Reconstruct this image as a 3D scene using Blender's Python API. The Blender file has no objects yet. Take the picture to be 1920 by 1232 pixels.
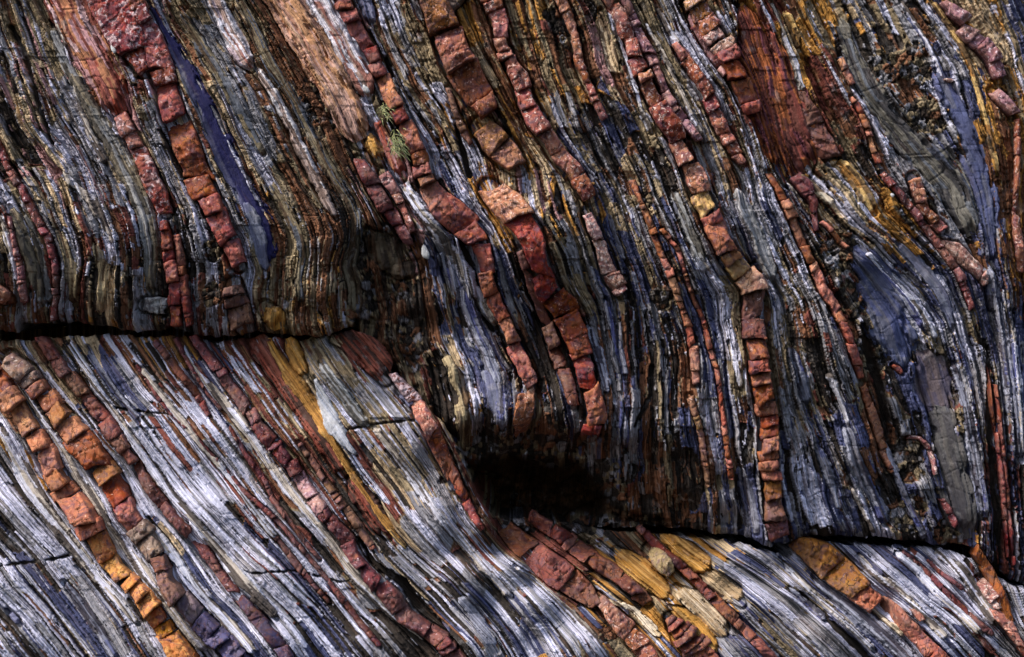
import bpy, math, numpy as np
C = bpy.context.scene
COL = C.collection
# ------------------------------------------------------------------ camera, sky, sun
SC = 0.005                       # metres per traced unit
DIST = 4533.0                    # camera distance in traced units (85 mm lens)
Z0 = 6.0
cam_d = bpy.data.cameras.new("camera"); cam = bpy.data.objects.new("camera", cam_d); COL.objects.link(cam)
cam_d.lens = 85; cam_d.sensor_width = 36; cam_d.sensor_fit = 'HORIZONTAL'
cam_d.clip_end = 500; cam_d.clip_start = 0.5
cam.location = (0, -DIST*SC, Z0); cam.rotation_euler = (math.radians(90), 0, 0)
C.camera = cam
SUN_EL, SUN_ROT = math.radians(52), math.radians(242)
w = bpy.data.worlds.new("World"); C.world = w; w.use_nodes = True
nt = w.node_tree
sky = nt.nodes.new("ShaderNodeTexSky"); sky.sky_type = 'NISHITA'; sky.sun_disc = False
sky.sun_elevation = SUN_EL; sky.sun_rotation = SUN_ROT; sky.dust_density = 3.0; sky.air_density = 1.0
bg = nt.nodes["Background"]; bg.inputs[1].default_value = 0.095
nt.links.new(sky.outputs[0], bg.inputs[0])
sl = bpy.data.lights.new("sun", 'SUN'); sl.energy = 2.1; sl.angle = math.radians(13); sl.color = (1.0, 0.96, 0.9)
so = bpy.data.objects.new("sun", sl); COL.objects.link(so)
from mathutils import Vector
sdir = Vector((math.sin(SUN_ROT)*math.cos(SUN_EL), math.cos(SUN_ROT)*math.cos(SUN_EL), math.sin(SUN_EL)))
so.rotation_euler = (-sdir).to_track_quat('-Z', 'Y').to_euler(); so.location = (-8, -15, 20)
C.view_settings.view_transform = 'Standard'; C.view_settings.look = 'None'
C.view_settings.exposure = 1.22; C.view_settings.gamma = 1
C.cycles.max_bounces = 4; C.cycles.diffuse_bounces = 3; C.cycles.glossy_bounces = 2

# ------------------------------------------------------------------ noise
def h2(i, j, seed=0):
    i = (np.asarray(i).astype(np.int64) + 100000).astype(np.uint64); j = (np.asarray(j).astype(np.int64) + 100000).astype(np.uint64)
    x = (i*np.uint64(374761393) + j*np.uint64(668265263) + np.uint64(seed*2246822519 + 12345)) & np.uint64(0xffffffff)
    x = ((x ^ (x >> np.uint64(13)))*np.uint64(1274126177)) & np.uint64(0xffffffff)
    x = ((x ^ (x >> np.uint64(15)))*np.uint64(2246822519)) & np.uint64(0xffffffff)
    x = x ^ (x >> np.uint64(16))
    return x.astype(np.float64)/4294967296.0
def vn(x, y, seed=0):            # value noise 0..1
    x = np.asarray(x, float); y = np.asarray(y, float)
    i = np.floor(x); j = np.floor(y); fx = x-i; fy = y-j
    fx = fx*fx*(3-2*fx); fy = fy*fy*(3-2*fy)
    a = h2(i, j, seed); b = h2(i+1, j, seed); c = h2(i, j+1, seed); d = h2(i+1, j+1, seed)
    return (a*(1-fx)+b*fx)*(1-fy) + (c*(1-fx)+d*fx)*fy
def fbm(x, y, seed=0, o=3):
    r = 0; a = 1; t = 0
    for k in range(o):
        r = r + a*vn(x*2**k, y*2**k, seed+k*7); t += a; a *= .5
    return r/t
def cell(x, y, seed=0):          # cellular noise: id value, edge distance (F2-F1)
    i = np.floor(x); j = np.floor(y); f1 = np.full(x.shape, 9.); f2 = np.full(x.shape, 9.); v = np.zeros(x.shape)
    for di in (-1, 0, 1):
        for dj in (-1, 0, 1):
            a = i+di; b = j+dj
            px = a+.1+.8*h2(a, b, seed); py = b+.1+.8*h2(a, b, seed+1)
            d = np.hypot(px-x, py-y); m = d < f1
            f2 = np.where(m, f1, np.minimum(f2, d)); v = np.where(m, h2(a, b, seed+2), v); f1 = np.where(m, d, f1)
    return v, f2-f1
def sst(a, b, x):
    t = np.clip((x-a)/(b-a), 0, 1); return t*t*(3-2*t)
def lin(c):
    c = np.asarray(c, float)/255.0
    return np.where(c <= .04045, c/12.92, ((c+.055)/1.055)**2.4)

# ------------------------------------------------------------------ macro depth of the two rock masses (towards the viewer +)
def idw(px, py, pts, vals, power=3.0, sy=1.0):
    pts = np.array(pts, float); vals = np.array(vals, float)
    if vals.ndim == 1: vals = vals[:, None]
    num = np.zeros(px.shape+(vals.shape[1],)); den = np.zeros(px.shape)
    for (x, y), v in zip(pts, vals):
        wgt = 1.0/(((px-x)**2 + ((py-y)*sy)**2 + 200.0)**(power/2))
        num += wgt[..., None]*v; den += wgt
    return num/den[..., None]
class Grid:                       # coarse lookup of an expensive field
    def __init__(s, f, st=8):
        s.st = st; s.xs = np.arange(-220, 2200, st); s.ys = np.arange(-220, 1500, st)
        X, Y = np.meshgrid(s.xs, s.ys); s.v = f(X.astype(float), Y.astype(float))
        if s.v.ndim == 2: s.v = s.v[..., None]
    def __call__(s, x, y):
        x = np.asarray(x, float); y = np.asarray(y, float)
        fx = np.clip((x+220)/s.st, 0, len(s.xs)-1.001); fy = np.clip((y+220)/s.st, 0, len(s.ys)-1.001)
        i = fx.astype(int); j = fy.astype(int); a = (fx-i)[..., None]; b = (fy-j)[..., None]
        r = (s.v[j, i]*(1-a)+s.v[j, i+1]*a)*(1-b)+(s.v[j+1, i]*(1-a)+s.v[j+1, i+1]*a)*b
        return r
UP_D = [(0,0,0),(400,0,0),(800,0,0),(1200,0,0),(1600,0,0),(1920,0,0),(0,250,22),(400,250,22),(800,250,20),(1200,250,20),(1600,250,10),(1920,250,20),
 (0,450,42),(200,450,42),(400,450,42),(600,430,40),(680,410,30),(720,480,-5),(800,420,40),(1000,450,45),(1300,450,40),(1600,450,15),(1900,450,20),
 (0,540,36),(200,540,36),(400,540,36),(600,540,32),(0,600,5),(150,600,-5),(300,600,8),(450,605,12),(600,605,10),(660,590,0),(720,560,-40),(700,620,-60),(740,680,-80),
 (760,620,-50),(800,560,20),(820,640,0),(800,720,-30),(850,700,15),(860,780,20),(840,840,-60),(800,800,-70),(900,760,30),(950,780,35),(1050,770,35),(1110,790,35),
 (900,840,-90),(980,850,-120),(1080,860,-130),(900,900,-240),(1000,920,-260),(1100,930,-230),(1000,990,-300),(920,980,-300),(1150,800,22),(1170,880,-50),(1180,960,-110),
 (1260,800,18),(1280,900,-20),(1270,970,-90),(1370,850,20),(1360,930,-5),(1370,980,-45),(1440,700,35),(1440,850,30),(1450,960,22),(1540,650,30),(1560,850,25),(1560,960,20),(1600,1000,5),
 (1650,560,-5),(1700,680,-10),(1760,700,-15),(1700,820,-25),(1680,930,-15),(1740,960,-10),(1780,1010,-18),(1840,800,15),(1850,950,15),(1870,1040,0),(1920,800,25),(1920,1000,20)]
LO_D = [(-100,640,-25),(0,640,-25),(200,635,-28),(400,640,-25),(600,640,-18),(690,640,-25),(0,720,10),(200,720,5),(400,720,5),(600,720,15),(720,720,-5),(0,850,55),(200,850,50),(400,850,50),(600,850,50),(760,830,25),
 (830,860,5),(0,1000,105),(200,1000,105),(400,1000,105),(600,1000,100),(800,1000,80),(900,990,35),(0,1120,145),(0,1232,185),(300,1150,160),(300,1232,190),(500,1120,150),(500,1232,190),(700,1120,130),(700,1232,170),
 (870,1100,115),(870,1232,165),(1000,1150,110),(1080,1232,140),(960,1070,70),(950,990,-110),(1000,1000,-110),(1020,1040,-20),(1100,1010,-110),(1100,1070,-10),(1180,1120,25),(1200,1010,-100),(1250,1060,-25),(1250,1160,40),(1250,1232,80),
 (1330,1010,-60),(1350,1080,10),(1400,1160,55),(1400,1232,95),(1450,1050,-15),(1500,1120,40),(1550,1200,85),(1550,1030,-5),(1620,1030,-20),(1650,1100,30),(1700,1180,75),(1750,1232,105),(1750,1040,-20),(1800,1110,30),(1850,1180,65),
 (1850,1075,-15),(1900,1120,10),(1920,1230,60),(2000,1150,20)]
CAVE = [(735,700,14),(775,775,16),(825,850,30),(870,895,76),(930,915,120),(1000,920,128),(1070,925,118),(1125,948,66),(1180,972,30),(1250,984,14)]
def cave_depth(x, y):
    best = np.full(x.shape, 1e9)
    for a, b in zip(CAVE[:-1], CAVE[1:]):
        dx, dy = b[0]-a[0], b[1]-a[1]; t = np.clip(((x-a[0])*dx+(y-a[1])*dy)/(dx*dx+dy*dy), 0, 1)
        best = np.minimum(best, np.hypot(x-a[0]-t*dx, y-a[1]-t*dy)-(a[2]+t*(b[2]-a[2]))/2)
    best = best+(fbm(x/60, y/50, 301)-.5)*46
    return -300*(1-sst(-34, 6, best))
macroU = None
macroU = Grid(lambda x, y: idw(x, y, [p[:2] for p in UP_D], [p[2]*(1.7 if p[2] > 0 else 1) for p in UP_D], 3.2)[..., 0]+cave_depth(x, y))
macroL = Grid(lambda x, y: idw(x, y, [p[:2] for p in LO_D], [p[2] for p in LO_D], 3.2)[..., 0])
MAC = {'U': lambda x, y: macroU(x, y)[..., 0], 'L': lambda x, y: macroL(x, y)[..., 0]}

def world(x, y, dm, dr):          # traced point at macro depth dm with relief dr -> metres
    k = 1-dm/DIST
    return np.stack([(x-960)*k*SC, -(dm+dr)*SC, (616-y)*k*SC+Z0], -1)

# ------------------------------------------------------------------ bedding guide lines
GU = [
 [(-320,-220),(-260,0),(-190,150),(-110,310),(-60,414),(-40,487),(-38,544),(-40,660)],
 [(-210,-220),(-120,0),(-60,150),(13,310),(39,354),(70,414),(88,440),(104,487),(106,544),(100,640)],
 [(-110,-220),(-30,0),(16,145),(47,234),(99,312),(130,388),(150,440),(158,490),(150,545),(150,640)],
 [(-20,-220),(75,15),(99,73),(125,125),(156,182),(195,247),(228,306),(250,350),(270,401),(282,466),(280,518),(284,550),(295,640)],
 [(30,-220),(110,-20),(150,60),(185,120),(215,190),(240,250),(275,320),(305,390),(312,440),(320,480),(327,530),(328,640)],
 [(150,-220),(249,0),(270,52),(299,109),(315,156),(335,221),(364,299),(400,380),(431,453),(447,500),(443,545),(455,640)],
 [(180,-220),(275,8),(306,68),(338,143),(374,221),(416,312),(455,400),(482,455),(494,500),(490,560),(490,640)],
 [(205,-220),(296,20),(364,130),(416,221),(447,300),(475,360),(512,420),(524,460),(518,520),(512,640)],
 [(225,-220),(325,13),(390,109),(442,208),(478,285),(510,340),(542,401),(562,450),(566,480),(558,525),(566,640)],
 [(310,-220),(405,0),(436,65),(475,125),(514,177),(540,234),(573,299),(597,354),(628,405),(640,440),(628,490),(620,560),(640,640)],
 [(355,-220),(445,0),(480,65),(511,130),(553,195),(592,273),(625,336),(657,383),(668,414),(660,455),(650,497),(662,531),(668,575),(660,640),(700,760)],
 [(430,-220),(519,0),(548,47),(579,101),(605,145),(636,200),(662,260),(690,330),(727,398),(760,450),(780,490),(790,560),(800,640),(830,700),(850,780),(860,1000)],
 [(560,-220),(641,0),(659,39),(685,73),(701,109),(724,143),(740,190),(755,221),(773,260),(792,310),(802,354),(849,409),(896,440),(905,480),(910,525),(925,575),(950,625),(972,665),(990,700),(990,760),(985,815),(960,1000)],
 [(600,-220),(690,10),(727,104),(753,156),(779,197),(818,255),(844,299),(885,380),(922,427),(948,479),(965,530),(990,590),(1012,640),(1030,700),(1045,760),(1055,810),(1040,1000)],
 [(715,-220),(790,0),(825,60),(845,110),(875,160),(905,205),(925,250),(945,300),(950,350),(962,400),(990,440),(1008,480),(1020,520),(1035,555),(1062,590),(1076,635),(1092,680),(1102,720),(1112,760),(1108,830),(1110,1000)],
 [(840,-220),(915,0),(935,60),(955,110),(976,156),(993,195),(1020,245),(1053,299),(1082,330),(1097,360),(1112,415),(1130,470),(1147,526),(1165,560),(1172,610),(1178,680),(1185,760),(1180,850),(1175,1000)],
 [(910,-220),(985,0),(1010,90),(1033,166),(1064,234),(1095,294),(1121,330),(1142,375),(1154,419),(1170,471),(1189,513),(1202,557),(1210,609),(1220,675),(1225,760),(1225,860),(1235,1000)],
 [(980,-220),(1048,0),(1074,52),(1088,125),(1105,161),(1130,210),(1155,270),(1189,344),(1217,414),(1233,455),(1250,500),(1268,540),(1280,583),(1295,623),(1305,680),(1303,740),(1310,790),(1320,850),(1326,900),(1340,1010)],
 [(1060,-220),(1142,0),(1163,31),(1178,70),(1190,110),(1210,155),(1235,200),(1262,232),(1275,280),(1298,331),(1310,370),(1335,415),(1360,475),(1390,515),(1415,550),(1415,600),(1422,660),(1430,730),(1440,790),(1443,850),(1448,920),(1460,985),(1470,1060)],
 [(1140,-220),(1230,0),(1260,70),(1300,137),(1329,177),(1346,225),(1368,270),(1392,330),(1405,390),(1432,450),(1455,518),(1479,560),(1492,620),(1500,675),(1512,740),(1530,790),(1548,830),(1565,880),(1580,930),(1615,1020)],
 [(1200,-220),(1295,0),(1320,55),(1350,95),(1380,140),(1410,200),(1432,260),(1452,320),(1463,370),(1486,418),(1505,455),(1528,502),(1543,544),(1568,580),(1596,649),(1610,690),(1625,735),(1645,797),(1658,857),(1678,900),(1710,960),(1750,1035)],
 [(1290,-220),(1395,0),(1440,150),(1465,250),(1500,328),(1544,375),(1585,419),(1622,450),(1674,505),(1726,557),(1760,609),(1765,640),(1786,700),(1804,766),(1817,831),(1835,909),(1843,1060)],
 [(1340,-220),(1437,0),(1479,91),(1510,169),(1544,234),(1585,299),(1622,349),(1645,396),(1676,425),(1713,461),(1752,505),(1785,557),(1802,620),(1824,688),(1837,753),(1846,818),(1853,883),(1858,990),(1862,1080)],
 [(1400,-220),(1495,8),(1528,73),(1559,130),(1585,169),(1619,226),(1637,280),(1661,339),(1689,368),(1718,412),(1748,447),(1780,480),(1806,522),(1826,580),(1848,662),(1858,720),(1868,792),(1878,870),(1888,990),(1892,1100)],
 [(1470,-220),(1568,13),(1601,91),(1635,169),(1674,221),(1726,273),(1772,320),(1798,350),(1815,395),(1835,440),(1847,492),(1857,544),(1866,596),(1878,650),(1888,740),(1895,870),(1902,990),(1908,1100)],
 [(1600,-220),(1694,0),(1739,65),(1775,130),(1804,195),(1826,260),(1846,312),(1856,388),(1868,466),(1881,544),(1888,609),(1900,740),(1912,900),(1925,1100)],
 [(1680,-220),(1775,10),(1815,60),(1850,105),(1872,150),(1893,210),(1905,260),(1907,320),(1906,400),(1912,466),(1918,530),(1925,620),(1935,740),(1945,900),(1960,1100)],
 [(1780,-220),(1880,30),(1910,100),(1935,180),(1955,260),(1965,400),(1975,620),(1990,900),(2010,1100)],
 [(1900,-220),(1990,30),(2040,180),(2070,400),(2080,620),(2090,900),(2110,1100)]]
GL = [
 [(-560,600),(-400,800),(-280,950),(-160,1090),(-60,1180),(50,1330)],
 [(-350,600),(-200,850),(-80,1000),(0,1100),(60,1160),(125,1240),(190,1330)],
 [(-200,600),(-90,800),(0,925),(60,990),(112,1042),(170,1120),(240,1232),(310,1330)],
 [(-80,600),(5,714),(31,755),(52,792),(78,826),(91,857),(109,901),(143,946),(177,990),(197,1029),(228,1075),(265,1109),(296,1151),(322,1192),(350,1235),(410,1330)],
 [(0,600),(52,696),(83,742),(104,771),(140,815),(179,857),(213,905),(242,972),(281,1013),(306,1057),(322,1095),(351,1133),(387,1169),(421,1205),(520,1330)],
 [(50,600),(112,683),(143,722),(175,755),(187,779),(216,818),(252,862),(286,920),(325,969),(364,1013),(405,1068),(436,1115),(468,1141),(496,1172),(540,1235),(600,1330)],
 [(130,600),(197,701),(223,740),(262,782),(312,850),(365,915),(420,975),(480,1035),(532,1080),(584,1130),(636,1190),(740,1330)],
 [(205,600),(273,696),(325,761),(377,825),(429,896),(480,966),(519,1012),(571,1078),(623,1146),(675,1212),(770,1330)],
 [(305,600),(371,709),(416,768),(480,855),(535,938),(610,1021),(662,1081),(701,1120),(755,1172),(810,1230),(890,1330)],
 [(345,600),(403,683),(442,735),(475,787),(520,840),(555,885),(594,943),(623,982),(651,1013),(667,1047),(688,1073),(722,1109),(755,1146),(792,1174),(831,1205),(930,1330)],
 [(480,600),(532,688),(566,735),(589,771),(615,807),(641,852),(667,891),(695,925),(729,977),(761,1021),(831,1080),(885,1130),(938,1195),(1020,1330)],
 [(555,600),(610,693),(649,745),(690,795),(735,850),(779,905),(808,951),(870,1029),(915,1080),(965,1135),(1012,1198),(1090,1330)],
 [(645,600),(714,675),(740,710),(773,745),(799,776),(825,818),(849,857),(872,908),(880,935),(895,972),(922,1003),(960,1045),(1017,1083),(1077,1138),(1129,1193),(1165,1240),(1240,1330)],
 [(740,600),(800,720),(850,820),(905,930),(950,990),(1012,1047),(1090,1104),(1142,1141),(1173,1177),(1202,1203),(1310,1330)],
 [(850,600),(900,800),(960,930),(1025,985),(1077,1024),(1142,1065),(1181,1094),(1220,1128),(1259,1172),(1298,1211),(1400,1330)],
 [(990,600),(1040,850),(1100,990),(1168,1047),(1240,1105),(1285,1151),(1329,1198),(1440,1330)],
 [(1110,600),(1150,850),(1209,998),(1240,1037),(1272,1057),(1305,1089),(1331,1115),(1365,1146),(1396,1182),(1425,1208),(1540,1330)],
 [(1230,600),(1260,850),(1310,1008),(1360,1040),(1420,1075),(1490,1125),(1550,1178),(1610,1235),(1700,1330)],
 [(1350,600),(1370,850),(1400,1010),(1430,1030),(1474,1060),(1518,1105),(1570,1146),(1622,1193),(1660,1235),(1750,1330)],
 [(1440,600),(1460,850),(1500,1005),(1526,1029),(1552,1060),(1585,1089),(1622,1115),(1661,1138),(1692,1164),(1718,1193),(1755,1232),(1850,1330)],
 [(1600,600),(1620,850),(1660,1010),(1692,1034),(1741,1073),(1791,1125),(1843,1172),(1890,1220),(1990,1330)],
 [(1740,600),(1770,850),(1815,1000),(1838,1040),(1856,1078),(1876,1125),(1895,1164),(1920,1210),(2020,1330)],
 [(1880,600),(1890,850),(1905,1040),(1925,1100),(1950,1170),(2080,1330)],
 [(2000,600),(2010,850),(2020,1040),(2040,1170),(2180,1330)]]
class Strata:
    def __init__(s, G, y0, y1):
        s.ys = np.arange(y0, y1+1, 4.0); rows = []
        for g in G:
            g = np.array(g, float); x = np.interp(s.ys, g[:, 1], g[:, 0])
            k = np.exp(-.5*(np.arange(-4, 5)/1.8)**2); k /= k.sum()
            x = np.convolve(np.pad(x, 4, mode='reflect', reflect_type='odd'), k, 'valid'); rows.append(x)
        X = np.array(rows)
        for i in range(1, len(X)): X[i] = np.maximum(X[i], X[i-1]+7)
        s.X = X; gaps = np.diff(X, axis=1-1).mean(1); s.S = np.concatenate([[0], np.cumsum(gaps)])
    def __call__(s, x, y):
        f = np.clip((y-s.ys[0])/4.0, 0, len(s.ys)-1.001); j = f.astype(int); a = f-j
        out = np.full(x.shape, s.S[0], float)
        px = s.X[0][j]*(1-a)+s.X[0][j+1]*a; out = np.where(x < px, s.S[0]-(px-x), out)
        for k in range(1, len(s.X)):
            qx = s.X[k][j]*(1-a)+s.X[k][j+1]*a
            m = (x >= px) & (x < qx); t = (x-px)/(qx-px)
            out = np.where(m, s.S[k-1]+t*(s.S[k]-s.S[k-1]), out); px = qx
        return np.where(x >= px, s.S[-1]+(x-px), out)
stU = Strata(GU, -220, 1100); stL = Strata(GL, 600, 1330)

# ------------------------------------------------------------------ rock kinds of the laminated rock
KIND = 'WGOBRKYLTP'
RGB = {'W':(198,198,218),'G':(146,144,150),'O':(138,122,96),'B':(124,84,60),'R':(118,66,56),'K':(56,49,44),'Y':(186,134,66),'L':(78,82,114),'T':(194,170,136),'P':(182,138,136)}
RELF = {'W':2,'G':1,'O':0,'B':-3,'R':1,'K':-8,'Y':2,'L':0,'T':2,'P':4}
def mix(s):
    v = np.zeros(len(KIND))
    for tok in s.split(): v[KIND.index(tok[0])] += float(tok[1:])
    return v/v.sum()
MU = [(40,60,'G3 O3 B2 K1 W2 T3 P2'),(40,250,'T3 P3 K3 W2 O2 G2'),(60,420,'G4 W3 R1 O2 K1.5 T1.5'),(60,540,'G3 B3 R1 K2 O2 W1'),(200,60,'P6 R2 T1'),(170,250,'W4 K1.5 G3 B1 T1.5 P.8'),(220,430,'W4 G2 B3 R1 K1.5 T1.5'),
 (220,560,'O3 B3 T2 R1 K2 Y1 G2'),(340,360,'G3 W2 K1.5 R1 T1'),(400,540,'K2 B3 G3 R1 W1'),(370,460,'W2 G2 K3'),(400,100,'O4 B3 G4 T3 W1'),(470,250,'O3 B2 G4 T3 W1.5'),(540,500,'O4 B3 G3 K1 T1'),(560,590,'T2 Y2 O3 B3'),(560,60,'B5 O3 K1'),(600,200,'B6 K1 O1'),
 (600,300,'B3 O2 K1'),(700,450,'B4 K2 O3'),(640,30,'W3 P3 B1'),(720,180,'W3 K2 G2 O1'),(760,380,'K2 P2 B2 W3'),(850,480,'W4 L3 G4 K1'),(780,600,'B4 K3 O2'),(840,700,'T3 W2 K2 B2 G2'),(780,100,'O4 K2 B2 L1 G2'),
 (870,30,'Y3 O3 T2 B2'),(950,150,'Y3 T2 B3 K1'),(1000,60,'B4 K1 O3 Y2 R1'),(980,350,'Y2 T4 B3 W1 P1'),(900,600,'W3 G4 L3 K1'),(930,720,'G4 L3 W2 K1'),(1000,640,'K4 B2 G2 L1'),(1080,450,'O3 K2 G3 Y1'),(1130,250,'L2 K3 G3 B1 O2'),(1110,100,'O3 B3 K1 R1 T1 P1'),(1150,80,'T3 O2 G1'),
 (1180,300,'O3 G3 W2 K1 B1 T1'),(1160,500,'L2 K2 G3 O2'),(1200,700,'K3 G3 L2 B2 R1'),(1150,830,'K3 B2 G2 L1'),(1300,700,'K3 G3 O2 L1 B2'),(1300,900,'K3 B3 O2'),(1380,700,'G4 L2 K1 O1 W1'),(1400,930,'G3 L4 K1 O1 W1'),(1280,450,'K3 G3 B2 L1 W1'),
 (1350,100,'G4 W3 O2 K1 T1'),(1380,260,'G3 O3 B2 W2 T1 R1'),(1330,560,'G3 W2 L2 O2 K1'),(1420,430,'W4 G3 L2'),(1500,150,'R6 B3 Y1'),(1545,230,'R5 B3 O1'),(1440,90,'R4 B3 Y1 P1'),(1500,60,'W3 T2 Y3 O2'),(1480,480,'G3 W3 O2 B2 K1'),(1480,680,'K2 G4 O3 B1'),(1520,900,'K2 L4 G3 W2 B1'),(1580,520,'K4 B2 G2 R1'),(1640,850,'L3 G3 K2 B1 O1'),
 (1560,250,'B4 O4 K1'),(1600,370,'T3 W3 O2 K1'),(1700,500,'W4 L2 K2 G2'),(1760,590,'W2 G3 L3 O2'),(1650,120,'K3 B3 G4 O1'),(1730,200,'K2 B5 G2'),(1690,330,'K3 G3 B3 R1'),(1760,300,'G5 L2 K1'),(1830,340,'B4 K2'),(1780,150,'L4 G4 W3 K1'),
 (1850,420,'L5 G3 W1 K1'),(1870,640,'L4 G3 K2 W2'),(1840,780,'G3 O2 W1 R1 K2'),(1890,900,'R3 K4 L2'),(1915,800,'L4 W2 G2 K1'),(1760,850,'K3 L3 G3'),(1720,720,'L4 K3'),(1700,900,'K5 O1 L1 G2'),(1850,60,'Y4 O3 T2'),(1890,250,'Y3 O3 B2'),(1895,420,'B3 Y3 O2'),(1915,40,'W3 L2 O2'),(1600,1000,'L3 G3 W2 K1'),
 (1000,920,'K3 B3 O2'),(780,720,'T2 O2 B3 K2 R1'),(830,760,'T3 O2 B2 K1 W1 Y1'),(1560,680,'K3 G3 O3 R1'),(1670,400,'Y4 O2 B2')]
ML = [(60,660,'T2 B3 O2 W1'),(120,700,'W3 T4 K1.3 B1'),(40,860,'W5 K1.3 Y1 G1'),(30,1000,'G4 W3 K2 L1'),(130,980,'W6 G2 K1'),(150,1150,'L3 G3 W3 K2 B1 O1'),(50,1180,'G3 W3 K2 B1 L1'),(230,720,'W4 L3 K1.3 G2'),(250,960,'W6 K1.3 G1 R0.8'),(330,800,'W7 K1.3 B1 R0.8'),(320,650,'B3 W3 Y2 R1 K1'),
 (420,900,'W7 K1.3 G1 R0.8'),(400,1050,'W7 G2 K1.3 R0.8'),(470,1180,'W5 G3 L2 K1.3'),(420,680,'W4 L2 R2 K1.3'),(450,640,'R3 B2'),(560,1050,'W7 K1.3 L1 G1 R0.8'),(620,1180,'W5 L3 K1.3'),(500,720,'R4 B4 O1 W1'),(600,850,'R3 B3 K3 W2 O1'),(660,950,'R3 K3 W2 B2'),(720,1080,'G3 K3 W2'),
 (620,680,'O4 G3 T2 B1'),(600,760,'W3 T3 O3'),(680,640,'B5 R4 O1'),(700,720,'G4 O3 W2 K1'),(760,870,'T3 W4 K1 G2 O1'),(800,1000,'W5 G3 T1 K1'),(850,1130,'L3 K3 W3 B1 G1'),(780,1190,'K4 G3 L1'),(950,1100,'G4 W3 K2 L1'),(1000,1180,'W3 L3 G3 K1'),(960,1000,'B3 R2 K2 O2'),
 (1080,1050,'B3 R3 O2 Y1'),(1150,1120,'Y3 B3 T1 K2 W1'),(1230,1080,'Y4 O2 B2 T1'),(1280,1130,'T4 Y3 W1'),(1180,1010,'B3 O3 K3'),(1330,1060,'T3 Y2 G2 K1 O1'),(1400,1080,'W3 L3 G3 K1'),(1380,1200,'L4 G2 W1'),(1480,1180,'G4 O3 W1 L2 K1'),(1520,1120,'W3 O2 K1.3 L1'),(1600,1160,'L5 W3 G1'),
 (1700,1080,'W7 K1.3 L1 R0.8'),(1780,1100,'W7 K1 L1 R0.8'),(1760,1190,'W4 L4 K1'),(1860,1050,'W3 G3 K1.3'),(1890,1110,'W3 K1.3 G3'),(1910,1200,'G3 K3 R1')]
mixU = Grid(lambda x, y: idw(x, y, [p[:2] for p in MU], [mix(p[2]) for p in MU], 4.0, .7), 12)
mixL = Grid(lambda x, y: idw(x, y, [p[:2] for p in ML], [mix(p[2]) for p in ML], 4.0, .8), 12)

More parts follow.
